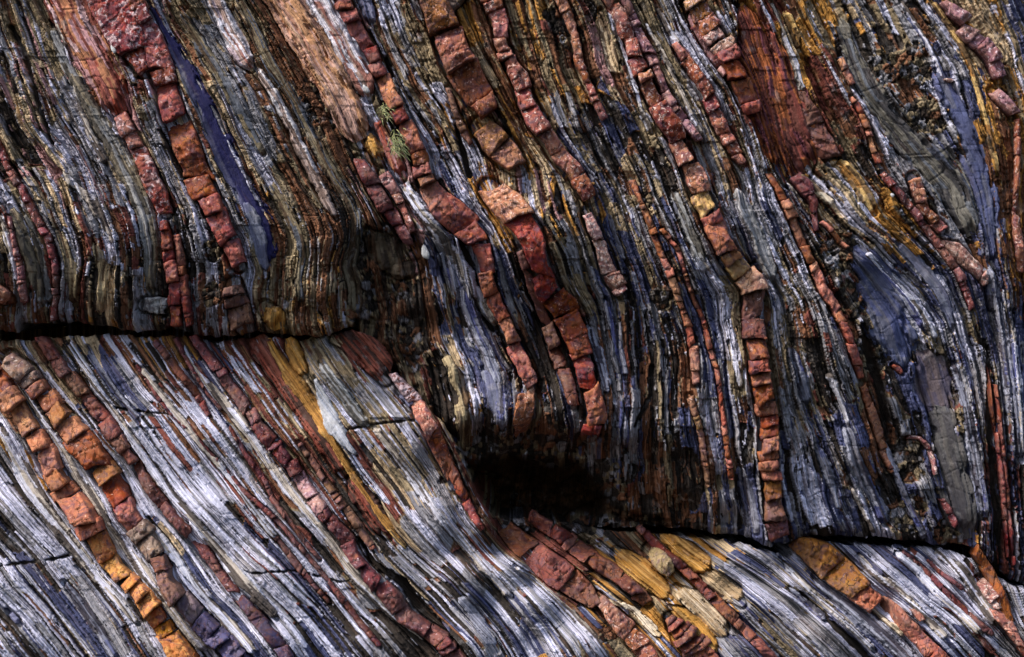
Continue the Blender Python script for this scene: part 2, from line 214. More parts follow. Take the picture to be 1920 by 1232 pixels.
# distinct seams inside the laminated rock: (mass, kind, relief, [(x, y, width)...])
SEAMS = [
 ('L','W',5,[(345,645,6),(360,693,16),(400,735,22),(435,775,22),(480,835,18),(510,880,24),(550,930,26),(600,990,20),(640,1040,20),(680,1090,40),(720,1130,34),(770,1175,16),(800,1200,14)]),
 ('L','W',5,[(265,690,10),(290,720,14),(330,775,14),(380,840,14),(430,895,12),(480,960,14),(520,1010,12)]),
 ('L','W',4,[(25,700,8),(70,770,12),(110,830,14),(150,900,22),(190,950,22),(205,990,16),(235,1040,34),(270,1070,30),(300,1120,24),(345,1175,24),(390,1225,30)]),
 ('L','W',4,[(225,915,10),(280,990,16),(330,1050,20),(380,1115,20),(440,1180,20),(480,1230,20)]),
 ('L','W',5,[(130,640,8),(150,670,18),(175,715,18),(200,750,12),(240,810,14),(300,900,16),(350,960,16),(420,1040,24),(450,1080,30),(480,1110,26),(520,1160,14)]),
 ('L','W',3,[(0,800,20),(30,860,30),(70,930,34),(110,990,40),(150,1040,34),(200,1100,20),(260,1170,14)]),
 ('L','L',-6,[(165,650,12),(190,700,16),(215,735,20),(240,760,16),(262,790,10)]),
 ('L','K',-38,[(672,1010,8),(701,1057,14),(753,1094,20),(792,1146,24),(831,1192,26),(857,1224,26),(900,1290,26)]),
 ('L','K',-14,[(560,900,8),(590,945,14),(612,985,18),(640,1020,12)]),
 ('L','K',-12,[(585,812,3),(640,808,4),(700,796,4),(770,788,4),(800,786,3)]),
 ('L','K',-10,[(0,1062,3),(60,1054,5),(110,1046,4),(150,1036,3)]),
 ('L','K',-10,[(165,752,3),(215,764,3),(270,772,4),(335,778,3)]),
 ('L','K',-10,[(400,1060,3),(470,1075,3),(560,1070,3),(640,1092,4),(690,1084,3)]),
 ('L','L',-3,[(860,1110,30),(885,1140,34),(905,1180,26),(930,1220,24)]),
 ('L','L',-2,[(120,1090,16),(150,1130,28),(190,1190,28),(220,1240,26)]),
 ('L','L',-5,[(142,1062,7),(165,1090,8),(195,1130,8),(235,1180,8)]),
 ('L','W',5,[(1610,1040,12),(1640,1080,14),(1680,1100,16),(1720,1140,14),(1780,1200,14)]),
 ('L','W',5,[(1680,1036,14),(1720,1070,20),(1760,1115,18),(1800,1150,16),(1840,1190,16)]),
 ('L','W',6,[(1755,1036,12),(1800,1065,20),(1830,1110,22),(1855,1150,22),(1870,1175,20)]),
 ('L','L',0,[(1525,1080,16),(1570,1120,36),(1620,1160,40),(1660,1195,40),(1720,1250,40)]),
 ('L','L',-2,[(1370,1195,14),(1420,1215,30),(1470,1250,40)]),
 ('L','L',-3,[(1480,1100,10),(1520,1140,14),(1550,1165,14)]),
 ('L','T',5,[(1555,1062,7),(1600,1115,8),(1650,1155,9),(1700,1195,9)]),
 ('L','W',4,[(1470,1055,12),(1520,1110,12),(1580,1160,12),(1640,1220,14)]),
 ('L','K',-14,[(1500,1110,6),(1550,1160,10),(1610,1215,14),(1640,1250,14)]),
 ('L','T',3,[(1100,1120,8),(1190,1140,10),(1215,1170,16),(1240,1200,14)]),
 ('L','W',2,[(965,1060,10),(1030,1110,12),(1100,1180,18),(1140,1240,20)]),
 ('L','W',4,[(700,800,14),(740,850,18),(790,920,22),(840,985,24),(900,1050,22),(960,1120,16)]),
 ('L','Y',3,[(725,985,10),(750,1015,10),(765,1032,6)]),
 ('L','G',6,[(600,680,14),(640,735,24),(665,775,26),(690,800,16)]),
 ('U','L',-12,[(1033,166,8),(1050,200,9),(1064,234,10),(1082,270,10),(1097,305,9),(1115,335,10),(1132,365,10)]),
 ('U','L',-14,[(1085,250,10),(1100,280,12),(1112,310,8)]),
 ('U','L',-14,[(1142,395,8),(1152,430,12),(1165,470,12),(1172,490,8)]),
 ('U','L',-14,[(1160,395,8),(1172,430,10),(1180,462,8)]),
 ('U','L',-6,[(1185,505,10),(1200,540,12),(1212,590,12)]),
 ('U','L',2,[(1100,610,12),(1118,650,22),(1132,700,20),(1140,740,14)]),
 ('U','L',0,[(1135,560,14),(1150,620,18),(1166,670,18),(1173,710,14)]),
 ('U','L',3,[(1160,740,18),(1168,790,22),(1172,840,18)]),
 ('U','L',-6,[(850,325,8),(860,350,12),(878,375,12),(892,398,8)]),
 ('U','L',-6,[(822,275,8),(845,305,12)]),
 ('U','W',3,[(735,145,8),(750,190,10),(765,225,8)]),
 ('U','W',4,[(755,345,8),(775,375,18),(800,410,22),(840,460,24),(875,515,22),(905,570,18),(930,610,14)]),
 ('U','L',3,[(820,470,14),(850,520,20),(880,580,24),(905,640,24),(925,700,26),(938,760,26),(942,800,18)]),
 ('U','G',4,[(1265,360,14),(1285,410,20),(1305,460,24),(1320,500,20)]),
 ('U','L',2,[(1262,365,8),(1278,405,14),(1295,445,14)]),
 ('U','W',4,[(1300,475,14),(1320,500,20),(1332,515,14)]),
 ('U','L',2,[(1385,870,14),(1400,920,26),(1410,970,28),(1418,1000,20)]),
 ('U','W',3,[(1365,640,8),(1380,690,14),(1390,730,12)]),
 ('U','K',-34,[(735,150,4),(722,105,8),(745,170,5)]),
 ('U','K',-30,[(858,440,8),(880,490,14),(890,540,16),(905,590,14),(925,620,10)]),
 ('U','K',-30,[(855,235,8),(870,290,12),(880,330,10)]),
 ('U','K',-34,[(1182,50,6),(1195,100,10),(1215,130,10),(1235,170,8),(1255,205,6)]),
 ('U','K',-30,[(1375,490,4),(1400,500,8),(1435,480,4)]),
 ('U','K',-26,[(1000,590,8),(1015,640,12),(1035,700,12),(1050,770,14),(1055,800,14)]),
 ('U','K',-26,[(1190,800,4),(1222,740,12),(1222,690,10)]),
 ('U','K',-26,[(1615,610,10),(1635,680,16),(1655,740,16),(1662,800,12),(1668,840,8)]),
 ('U','K',-22,[(1852,650,6),(1857,740,10),(1860,850,12),(1868,940,12),(1876,1020,8)]),
 ('U','K',-26,[(160,90,5),(180,200,14),(195,245,14),(215,300,12),(240,320,8)]),
 ('U','K',-22,[(20,50,8),(45,100,10),(75,210,8),(100,270,7)]),
 ('U','W',3,[(100,30,10),(120,80,6),(145,190,8),(165,240,14),(190,290,16),(200,310,10)]),
 ('U','W',4,[(110,320,16),(145,350,18),(180,390,18),(200,430,14),(212,460,8)]),
 ('U','W',4,[(0,400,12),(15,450,14),(30,510,14),(38,560,10)]),
 ('U','L',1,[(1700,25,8),(1745,90,10),(1770,150,14)]),
 ('U','W',3,[(1688,0,8),(1720,50,8),(1752,110,8),(1768,150,6)]),
 ('U','W',4,[(1620,470,10),(1680,530,14),(1730,590,16),(1755,640,8)]),
 ('U','L',3,[(1635,480,14),(1700,560,24),(1740,620,26)]),
 ('U','T',5,[(1495,325,12),(1530,355,16),(1565,385,12)]),
 ('U','L',2,[(1480,650,14),(1502,700,24),(1515,760,22)]),
 ('U','W',3,[(1555,700,12),(1575,750,10),(1590,800,6)]),
 ('U','L',3,[(1585,800,16),(1605,860,26),(1630,920,28),(1660,980,26)]),
 ('U','L',3,[(1660,830,8),(1680,890,14),(1705,950,16),(1735,1010,16)]),
 ('U','L',3,[(1535,840,14),(1560,900,20),(1580,960,14)]),
 ('U','W',3,[(1595,910,5),(1620,960,7),(1640,1000,6)]),
 ('U','L',4,[(1790,680,14),(1815,780,18),(1830,880,22),(1845,970,22)]),
 ('U','L',4,[(1870,560,20),(1888,640,24),(1905,760,30),(1912,860,24)]),
 ('U','W',4,[(1878,540,5),(1898,640,6),(1910,740,7),(1915,850,7)]),
 ('U','L',3,[(1866,590,20),(1862,540,26),(1856,500,24)]),
 ('U','W',4,[(1140,20,8),(1150,50,14),(1180,130,10),(1200,200,10),(1222,250,14)]),
 ('U','T',4,[(1125,20,14),(1135,70,22),(1150,110,24),(1160,145,12)]),
 ('U','W',3,[(1230,10,8),(1270,80,10),(1300,140,8)]),
 ('U','W',3,[(1210,40,7),(1260,130,8),(1290,200,10),(1320,260,8)]),
 ('U','W',3,[(1500,370,7),(1475,340,5)]),
 ('U','Y',5,[(1470,20,14),(1490,60,20),(1500,95,12)]),
 ('U','W',4,[(1445,0,8),(1465,50,10),(1490,120,16),(1505,175,12)]),
 ('U','Y',6,[(1575,300,14),(1600,330,24),(1625,370,26),(1640,400,18)]),
 ('U','Y',4,[(1745,0,10),(1790,60,12),(1820,130,12),(1840,200,14),(1860,280,14),(1870,330,10)]),
]
SEAMLABEL = [
 'widest white layer of the lower face, running left of the purple-red block bed', 'narrow white layer crossing the hair-thin dark red seam below the crack', 'thick white layer squeezed between the two big orange block beds',
 'white layer between the second big block bed and the slim smooth red bed', 'white layer hugging the slim smooth red bed on its upper right', 'white layer left of the first big orange block bed',
 'dark blue layer starting at the crack among white layers, lower face', 'blue layer along the edge of the black crevice at the bottom', 'violet-blue layer in the grey corner at the bottom', 'thin blue dashes beside the grey corner under the orange blocks',
 'white layer closest above the golden-brown block bed', 'white layer second from the golden-brown block bed, starting at the crack', 'bright white layer beside the tapering orange bar',
 'broad blue layer lying left of the golden-brown block bed', 'broad blue layer cut by the bottom edge, right of the dark red bed', 'thin blue layer between two dark grooves near the bottom', 'thin cream edge touching the golden-brown block bed from below',
 'white layer left of the broad blue layer beside the golden-brown bed', 'thin cream strip under the pinkish tongue of rock', 'white strip bounding the grey rock under the reddish flat-topped bed', 'white layer right of the yellow band in the pale part of the lower face',
 'last thin yellow thread at the lower end of the ochre band', 'grey layer right of the olive-grey ridge', 'violet-blue strip in the lattice hollows beside the pinkish rust bed', 'short violet strip right of the long lattice strip',
 'dark blue strip below the lattice, second from the stepped bed', 'small dark blue strip below the lattice, farthest from the stepped bed', 'blue strip continuing down from the lattice strips', 'wide blue layer right of the thick rust bed above the cave',
 'longer blue layer next right of the wide one above the cave', 'blue bulge hanging at the right rim of the cave', 'dark blue sliver right of the bend in the winding red bed', 'short blue sliver above the bend of the winding red bed',
 'thin white layer between the winding red bed and the olive layers at the top', 'white layer under the bend of the winding red bed', 'long blue-grey layer falling from the white spot toward the cave', 'grey layer left of the two golden blocks',
 'blue streak inside the grey layer left of the golden blocks', 'small white patch left of the lower golden block', 'blue layer reaching the crack left of the longest blocky bed', 'white layer left of the dark red part of the longest blocky bed',
 'long white layer at the upper left between dark seams', 'white layer above the tan elbow-shaped rib', 'white wavy layer cut by the left edge', 'blue layer at the top feeding the curved blue column', 'white line at the top left of the curved blue column',
 'speckled white layer just above the big oval blue slab', 'blue layer along the upper right side of the big oval slab', 'cream layer at the lower end of the wide red slab', 'blue layer right of the longest blocky bed low down', 'thin white layer above the crack, in bluish rock',
 'blue layer slanting down to the middle of the right crack', 'blue layer just left of the dark hollow under the olive slab', 'blue layer low down right of the longest blocky bed near the crack', 'thin white line reaching the crack among blue layers',
 'blue layer right of the olive slab', 'blue column left of the far right white line', 'far right white line down the blue column', 'upper blue column above the far right one', 'white layer left of the thin purple-pink bed at the top',
 'cream layer at the top beside the white one', 'thin white layer between pale grey ones right of the purple-pink bed', 'second thin white layer right of the purple-pink bed, reaching lower', 'tiny white sliver under the wide red slab',
 'ochre patch at the top right of the wide red slab', 'white layer bordering the wide red slab on its upper right', 'golden bulging layer below the pale streaked rock', 'ochre layer curving along the blue column at the far right']
assert len(SEAMLABEL) == sum(1 for q_ in SEAMS if q_[1] != 'K')
RUBBLE = [(600,200,60),(618,120,40),(560,60,30),(720,470,55),(700,550,60),(750,650,60),(1050,30,34),(1075,70,24),(1205,380,22),(1240,560,24),(1000,900,120),(920,900,90),(1090,930,90),(1660,130,34),(1715,120,40),(1740,220,46),(1725,390,40),(1580,480,46),(1600,560,38),(1640,660,40),(1700,860,44),(1700,960,40),(1780,1000,30),(400,470,20),(395,550,24),(1150,1180,30)]

TRACK = []   # filled by the beds below: where a bed covers the laminated rock

# ------------------------------------------------------------------ bed and slab list
# (key, mass, material or [(y_from, material)...], mean block length, height, tilt, [(x,y,width)...], name, label, category)
BEDS = [
 ('U','pinkred',17,13,6,[(-10,255,11),(13,310,12),(39,354,12),(70,414,14),(88,440,13),(100,480,14),(104,510,12),(106,560,12),(100,600,10)],'rock_bed','thin pink chip-like rock bed nearest the left edge above the long crack'),
 ('U','pinkred',15,12,5,[(18,405,7),(28,460,9),(38,500,12),(42,540,12),(48,570,12)],'rock_bed','short row of small maroon chips between two pale wavy layers at the far left'),
 ('U','lichen',70,10,6,[(100,-45,66),(125,15,68),(150,60,72),(178,110,66),(205,165,58),(224,212,40)],'rock_bed','broad pink lichen-mottled bed running off the top, left of the twin one it touches'),
 ('U','lichenred',62,12,6,[(180,-45,62),(205,10,70),(232,60,66),(256,105,48),(268,135,26)],'rock_bed','broad pink lichen-mottled bed at the top whose lower end tapers against the rust block bed'),
 ('U','lichenred',62,16,8,[(222,214,24),(250,262,28),(275,318,32),(298,370,34),(310,400,22)],'rock_bed','narrow red and white bed ending in a blunt tip beside the dark rubble strip'),
 ('U','red',24,16,8,[(306,414,14),(314,450,22),(321,490,26),(328,535,24),(328,575,22),(330,612,22)],'rock_bed','crumbly red bed dropping to the crack below the blunt red and white tip'),
 ('U','red',18,12,6,[(330,440,10),(338,480,14),(343,530,14),(350,575,14),(355,612,12)],'rock_bed','thin red bed hugging the right side of the crumbly red bed above the crack'),
 ('U',[(-99,'lichenred'),(150,'rustred'),(300,'rustred')],36,20,8,[(244,-20,34),(262,20,38),(285,75,44),(300,125,48),(312,170,44),(325,215,46),(345,262,50),(363,305,44),(378,345,44),(400,385,40),(417,425,34),(432,460,34),(446,498,28)],'rock_bed','long cracked rust-red bed along the left of the deep blue slab'),
 ('U','rustdark',34,16,8,[(438,535,36),(445,570,42),(455,610,42)],'rock_bed','shaded rust bed stub that reaches the crack straight below the blue slab'),  # rust bed in shadow; the shade is put into its darker colour
 ('U','lichenwhite',60,12,6,[(385,-40,26),(405,5,28),(430,55,32),(455,105,34),(470,128,16)],'rock_bed','cream and purple lichen-covered bed on top of the white ribbon, above the brown hollow'),
 ('U','white',90,12,4,[(484,128,12),(514,177,18),(545,234,22),(573,299,20),(600,354,20),(620,390,16),(632,412,8)],'rock_bed','long white ribbon of rock between the grey ribs and the olive wavy band'),
 ('U','pinktan',66,22,10,[(505,-45,60),(535,5,58),(562,50,60),(588,95,58),(612,135,54),(636,180,54),(658,225,50),(676,262,40)],'rock_bed','broad pinkish tan bed with a stepped end above the ochre notch'),
 ('U','lichenwhite',60,18,8,[(570,-45,50),(600,5,54),(632,60,46),(655,100,44),(678,145,38),(692,182,18)],'rock_bed','white lichen-crusted bed pressed against the broad pinkish tan bed'),
 ('U','maroon',50,16,6,[(672,298,16),(690,330,26),(712,368,28),(738,408,24),(760,445,20),(770,460,12)],'rock_bed','slim maroon bed pointing down into the brown rubble below the ochre notch'),
 ('U','ochre',30,14,6,[(690,250,18),(702,275,26),(712,300,20)],'rock_bed','small ochre block set in the notch under the pinkish tan bed'),
 ('U','lichen',36,14,8,[(704,222,12),(722,262,20),(740,300,26),(752,330,22)],'rock_bed','pale purple bed fragment directly beneath the grass tuft'),
 ('U','pinkred',20,14,8,[(718,325,22),(738,355,20),(752,380,14),(764,405,12),(775,435,12)],'rock_bed','broken pink shards between the slim maroon bed and the white blue-grey layer'),
 ('U',[(-99,'red'),(150,'orangered'),(238,'rustred')],34,24,9,[(620,-45,34),(638,-8,34),(650,20,34),(668,55,32),(685,80,28),(700,112,28),(718,143,28),(737,185,28),(754,218,28),(772,258,34),(790,295,36),(797,335,36),(806,358,38),(838,394,52),(872,422,52),(896,448,40),(907,488,30),(912,530,28),(930,575,28),(950,610,28),(965,650,32),(985,690,34),(1002,724,24)],'rock_bed','longest winding red bed, from the top past the grass tuft to the cave'),
 ('U','rustpale',50,12,6,[(992,735,32),(988,765,36),(982,795,30),(978,812,18)],'rock_bed','rust block hanging straight below the broken tip above the cave'),
 ('U','bluegrey',30,10,6,[(668,-40,16),(680,-5,20),(692,22,22),(702,42,14)],'rock_bed','small purple-grey step at the top between the winding red bed and the blue streak'),
 ('U','rustblock',58,48,16,[(800,-30,40),(822,20,52),(836,62,58),(852,108,60),(876,150,60),(900,188,54),(914,214,42)],'rock_bed','massive rust block bed with fine grain lines under the slanting wedge'),
 ('U','rustblock',52,44,14,[(905,240,50),(930,268,58),(952,290,56),(970,312,40)],'rock_bed','large jutting rust block just below the massive grained one'),
 ('U','wedge',80,40,10,[(800,50,6),(822,30,14),(848,10,20),(870,-20,28)],'rock_slab','grey-brown wedge slab slanting across the top of the massive rust block'),
 ('U','brownred',30,14,6,[(840,165,10),(852,205,14),(868,245,14),(884,270,10)],'rock_bed','thin red-brown strip in the hollow left of the two massive rust blocks'),
 ('U',[(-99,'rustpale'),(445,'rustred')],48,30,10,[(918,355,44),(945,385,58),(972,412,58),(994,438,54),(1004,470,44),(1014,510,42),(1028,548,44),(1056,580,48),(1074,620,44),(1088,660,40),(1098,700,36),(1108,740,32),(1116,775,34),(1106,815,34)],'rock_bed','thick rust bed with a pale shoulder descending to the right rim of the cave'),
 ('U','brownred',34,14,6,[(975,470,14),(1000,540,20),(1030,620,22),(1046,670,24),(1062,710,22),(1076,760,18)],'rock_bed','dull brown bed shadowing the thick rust bed on its left above the cave'),
 ('U','pinkrust',30,24,10,[(905,-45,34),(922,0,38),(936,45,30),(940,80,26),(955,115,26),(975,150,34),(986,190,36),(1006,228,40),(1030,262,34),(1046,290,36),(1070,316,34),(1090,345,30),(1106,372,24)],'rock_bed','pinkish rust stepped bed left of the violet hollows, ending in a maroon block'),
 ('U','pinkpale',30,18,8,[(1100,400,22),(1112,428,24),(1126,458,22),(1134,490,26),(1145,520,32),(1168,550,24)],'rock_bed','pink and cream blocks resuming below the maroon block of the stepped bed'),
 ('U','pinkrust',26,14,7,[(1036,-40,16),(1052,0,20),(1068,40,20),(1080,80,16),(1086,115,18),(1098,145,12),(1112,180,14),(1135,225,14)],'rock_bed','slender pink bed in dark rubble at the top, just right of the ochre area'),
 ('U','copper',19,12,6,[(1185,338,14),(1200,375,8),(1217,414,12),(1235,460,12),(1252,503,14),(1266,540,12),(1280,583,10),(1295,623,15),(1302,670,15),(1305,720,14)],'rock_bed','thin copper bed zigzagging down the dark middle of the overhang'),
 ('U','coppertan',22,12,6,[(1294,745,14),(1304,775,12),(1316,820,10),(1322,870,10),(1328,915,10)],'rock_bed','tan chips continuing below the thin copper bed in shade'),
 ('U','copper',12,10,6,[(1240,430,8),(1270,465,10),(1282,505,8),(1300,560,9),(1318,600,8),(1330,650,10),(1345,700,9),(1352,760,9),(1362,830,10),(1372,900,10)],'rock_bed','row of tiny reddish chips right of the thin copper bed'),
 ('U',[(-99,'pinkrust'),(372,'ochreblock'),(402,'rustred'),(455,'ochreblock'),(512,'orangepink'),(560,'rustdark'),(620,'rustred'),(900,'orangebrown'),(950,'rustdark')],32,28,14,[(1118,-45,20),(1138,-8,22),(1163,32,26),(1176,68,26),(1190,110,28),(1207,150,30),(1220,178,28),(1242,212,38),(1262,240,36),(1272,270,28),(1286,300,34),(1302,338,40),(1314,370,38),(1326,392,36),(1342,428,42),(1354,455,36),(1368,482,40),(1390,508,48),(1414,538,48),(1414,572,44),(1412,600,38),(1418,640,44),(1424,670,42),(1426,705,42),(1432,745,36),(1440,790,34),(1440,850,36),(1446,925,32),(1455,975,42),(1462,1005,36)],'rock_bed','longest blocky bed right of centre, with two golden blocks halfway down'),
 ('U','pinkpurple',17,16,8,[(1155,-40,14),(1170,0,16),(1190,45,18),(1205,80,18),(1222,110,20),(1235,140,14),(1250,180,16),(1270,210,18),(1290,238,20),(1312,264,12)],'rock_bed','thin purple-pink bed running beside the longest blocky bed across a black gap'),
 ('U','pinkrust',30,16,8,[(1262,80,10),(1282,108,20),(1305,143,20),(1328,177,26),(1342,215,27),(1358,250,27),(1378,285,20),(1396,308,12)],'rock_bed','pink-red bed crossing pale grey layers left of the orange and purple block bed'),
 ('U',[(-99,'orangelichen'),(70,'pinkpale'),(100,'rustred')],34,28,12,[(1275,-45,40),(1296,-5,42),(1316,38,46),(1336,66,46),(1356,92,42),(1372,120,34),(1388,155,40),(1402,192,34),(1412,215,24)],'rock_bed','orange and purple block bed at the top left of the wide red slab'),
 ('U','pinkpurple',22,14,6,[(1290,30,8),(1315,75,12),(1338,110,14),(1360,142,10)],'rock_bed','purple sliver tucked beneath the orange and purple block bed'),
 ('U','redslab',90,14,6,[(1392,10,20),(1415,70,60),(1438,130,90),(1460,200,112),(1484,260,108),(1490,305,80),(1486,332,44)],'rock_slab','wide weathered red slab between the ochre patch and the pale streaked layers'),
 ('U','brownred',70,8,4,[(1500,170,16),(1520,220,36),(1545,268,40),(1560,296,30)],'rock_slab','brown fibrous slab flanking the wide red slab on its right'),
 ('U','copper',27,18,7,[(1440,325,12),(1455,350,12),(1467,372,15),(1486,408,17),(1500,445,19),(1513,478,13),(1528,505,19),(1541,540,19),(1562,570,19),(1576,600,16),(1590,632,14),(1602,670,15),(1614,710,12)],'rock_bed','bright orange brick-like strip left of the big blue slab'),
 ('U','copper',20,12,6,[(1618,722,14),(1628,755,14),(1642,795,20),(1650,825,14),(1658,855,14),(1672,885,9)],'rock_bed','crumbled orange chips low down beside a smooth grey rib, left of the dark hollow'),
 ('U','maroon',26,12,5,[(1490,330,22),(1512,352,28),(1524,380,14),(1526,410,8),(1530,435,6)],'rock_bed','maroon vein hooking down from the lower end of the wide red slab'),
 ('U','copper',26,12,5,[(1538,415,8),(1555,428,8),(1575,455,9),(1590,465,8)],'rock_bed','short copper sliver on the dark rubble just above left of the big blue slab'),
 ('U','copper',10,12,5,[(1595,182,9),(1610,205,11),(1625,240,11),(1637,280,11),(1648,308,12)],'rock_bed','thin string of orange beads beside a white thread of rock near the top'),
 ('U','pinkred',17,13,6,[(1654,325,11),(1690,365,13),(1715,400,13),(1740,435,12),(1770,475,12),(1800,520,13),(1812,550,12),(1822,580,10)],'rock_bed','string of pink blocks curving past the pale cube-shaped stones'),
 ('U','rustpale',16,12,5,[(1575,110,10),(1590,140,12),(1600,160,10)],'rock_bed','three little rusty chips high in the dark rubble right of the white thread'),
 ('U','pinkrust',24,20,8,[(1712,335,24),(1732,395,18),(1752,415,20),(1768,432,18)],'rock_bed','pink bar ending in a bright white face, in the rubble above the pink slab'),
 ('U','pinkpale',34,14,6,[(1765,455,14),(1790,468,28),(1812,488,24),(1842,514,20),(1846,535,10)],'rock_bed','pink slab piece with a raised tip pointing at the blue column'),
 ('U','pinkpurple',34,26,8,[(1764,5,10),(1780,22,24),(1808,42,24)],'rock_bed','small purple-pink block at the very top in the ochre rock'),
 ('U','pinkpurple',40,26,10,[(1796,56,22),(1820,72,26),(1846,90,27),(1862,112,26),(1876,146,24)],'rock_bed','bent purple-pink bar in the ochre rock, second from the top'),
 ('U','pinkpurple',50,20,8,[(1862,172,20),(1885,192,22),(1905,214,18)],'rock_bed','straight pink bar in the ochre rock, below the bent one'),
 ('U','pinkrust',60,14,5,[(1908,222,8),(1907,270,9),(1907,320,9),(1905,370,10),(1905,420,13),(1910,460,15),(1915,512,14)],'rock_bed','thin upright pink vein hanging from the straight pink bar'),
 ('U','red',38,10,4,[(1852,690,5),(1856,740,6),(1866,792,7),(1873,850,7),(1880,920,7),(1886,990,7),(1888,1045,6)],'rock_bed','upright thin red rib at far right, left one of the pair'),
 ('U','red',34,10,4,[(1866,720,6),(1872,770,7),(1880,840,8),(1888,920,8),(1896,1000,8),(1900,1060,6)],'rock_bed','upright thin red rib at far right, right one of the pair'),
 ('U','pinkpale',28,12,8,[(1700,820,6),(1722,820,7),(1740,838,8),(1748,862,9),(1752,890,6)],'rock_bed','thin bent pink blade jutting from the dark hollow left of the olive slab'),
 ('U','pinkred',26,12,8,[(1765,935,10),(1778,955,14),(1790,985,12)],'rock_bed','pink chips at the foot of the olive slab near the crack'),
 ('U','copper',26,14,8,[(1672,685,8),(1685,692,12),(1690,700,8)],'loose_stone','small pink blade stone under the foot of the big blue slab'),
 ('U','rustpale',30,22,6,[(-12,545,26),(2,555,28),(16,562,20)],'loose_stone','pale orange block cut by the left edge just above the crack'),
 ('U','palestripe',30,14,5,[(268,572,26),(290,572,32),(314,574,30)],'loose_stone','striped pale grey block wedged at the crack under the smooth grey rib'),
 ('U','ochre',34,10,5,[(495,578,30),(512,595,36),(520,618,28)],'rock_bed','ochre stained patch of layers on the lip of the crack'),
 ('U','palestone',18,12,6,[(1264,138,0.1)],'','' ) if False else None,
 # smooth slabs
 ('U','bluedeep',300,-6,2,[(280,8,8),(316,72,22),(346,130,32),(391,221,42),(422,300,46),(454,360,44),(484,410,42),(502,455,34),(506,495,20)],'rock_slab','long deep blue-violet slab slotted between the rust bed and the brown ribs'),
 ('U','bluefacet',100,4,3,[(456,376,8),(470,400,24),(484,440,30),(492,480,26),(496,510,14)],'rock_slab','bluish shard leaning on the lower end of the deep blue-violet slab'),
 ('U','blueslab',400,14,4,[(1606,460,26),(1622,490,60),(1642,535,80),(1662,585,88),(1682,635,76),(1692,670,46),(1697,694,14)],'rock_slab','big smooth oval blue slab right of the dark rubble'),
 ('U','purpleslab',400,0,4,[(1722,648,24),(1738,680,58),(1742,720,84),(1762,760,70),(1775,800,30)],'rock_slab','dusky purple slab below and right of the big blue oval'),
 ('U','oliveslab',400,8,4,[(1742,752,30),(1762,790,56),(1778,850,54),(1796,920,64),(1812,980,60),(1820,1010,36)],'rock_slab','smooth olive-grey slab standing above the right end of the crack'),
 ('U','greyslab',400,8,4,[(1575,30,20),(1592,70,36),(1615,130,38),(1650,200,40),(1690,245,50),(1745,300,64),(1788,345,66),(1812,400,54),(1828,440,28)],'rock_slab','long smooth grey slab sweeping from the top to the blue column'),
 ('U','blueslab',400,10,4,[(1758,130,20),(1785,180,38),(1808,235,44),(1828,290,46),(1842,340,42),(1852,400,38),(1856,450,34),(1858,490,22)],'rock_slab','curved blue-grey column beside the ochre rock'),
 ('U','paleslab',300,16,4,[(1382,352,14),(1394,385,26),(1410,420,28),(1428,460,28),(1445,505,22),(1452,525,12)],'rock_slab','rounded pale slab right of the upper golden block'),
 ('U','bluefacet',300,8,3,[(1682,455,12),(1700,475,24),(1735,512,26),(1765,552,28),(1778,592,24),(1784,620,14)],'rock_slab','narrow smooth slate-blue slab along the pale speckled layer right of the oval'),
 ('U','greyrib',400,8,3,[(96,50,12),(110,90,18),(128,128,24),(158,182,30),(195,247,34),(228,306,36),(250,350,36),(272,401,36),(284,466,32),(282,518,28),(286,552,26)],'rock_slab','smooth grey rib bending straight down to the crack at the upper left'),
 ('U','oliverib',400,10,3,[(448,-30,10),(458,10,16),(482,65,26),(513,130,24),(555,195,26),(594,273,30),(627,336,30),(657,383,26),(668,414,22),(661,455,22),(652,497,28),(662,531,42),(667,565,36),(664,592,20)],'rock_slab','wavy olive-tan band with a bulging foot above the crack'),
 ('U','greyrib',300,8,3,[(18,386,12),(32,410,24),(46,450,28),(62,495,28),(72,540,24),(80,575,20)],'rock_slab','pale grey wavy rib close to the left edge'),
 ('U','greyrib',300,6,3,[(44,400,8),(60,430,14),(76,480,14),(86,530,14),(92,570,12)],'rock_slab','thin dark grey rib parallel to the pale wavy rib'),
 ('U','tanrib',300,8,3,[(104,430,10),(120,455,20),(132,500,24),(138,540,22),(140,575,20)],'rock_slab','tan stained rib with a pointed head near the left edge'),
 ('U','tanrib',300,8,3,[(175,455,10),(188,490,20),(196,520,20),(188,550,16),(186,590,12)],'rock_slab','tan elbow-shaped rib bending back above the crack'),
 ('U','oliverib',300,6,3,[(505,340,14),(535,390,20),(560,440,22),(568,478,18),(560,525,16),(565,570,16)],'rock_slab','dim olive rib with a wavy edge right of the blue shard'),
 ('U','oliverib',300,6,3,[(335,20,12),(380,90,22),(425,160,26),(462,230,24),(495,290,18)],'rock_slab','straight olive rib running down beside the deep blue-violet slab'),
 ('U','bluefacet',300,10,3,[(905,690,12),(925,735,26),(938,775,26),(942,806,14)],'rock_slab','blue-grey flowing tongue hanging over the left part of the cave'),
 ('U','tanrib',300,14,3,[(835,665,16),(855,700,24),(868,740,22),(868,790,26),(872,835,24),(876,850,12)],'rock_slab','cream drapery-like rib hanging at the cave entrance'),
 ('U','browntone',60,15,8,[(690,440,26),(712,460,50),(735,480,54),(756,500,40)],'rock_slab','jutting brown slab broken across at the middle rubble'),
 ('U','browntone',60,18,12,[(728,505,20),(755,510,30),(782,500,24)],'rock_slab','olive shard pointing right underneath the jutting brown slab'),
 # lower mass
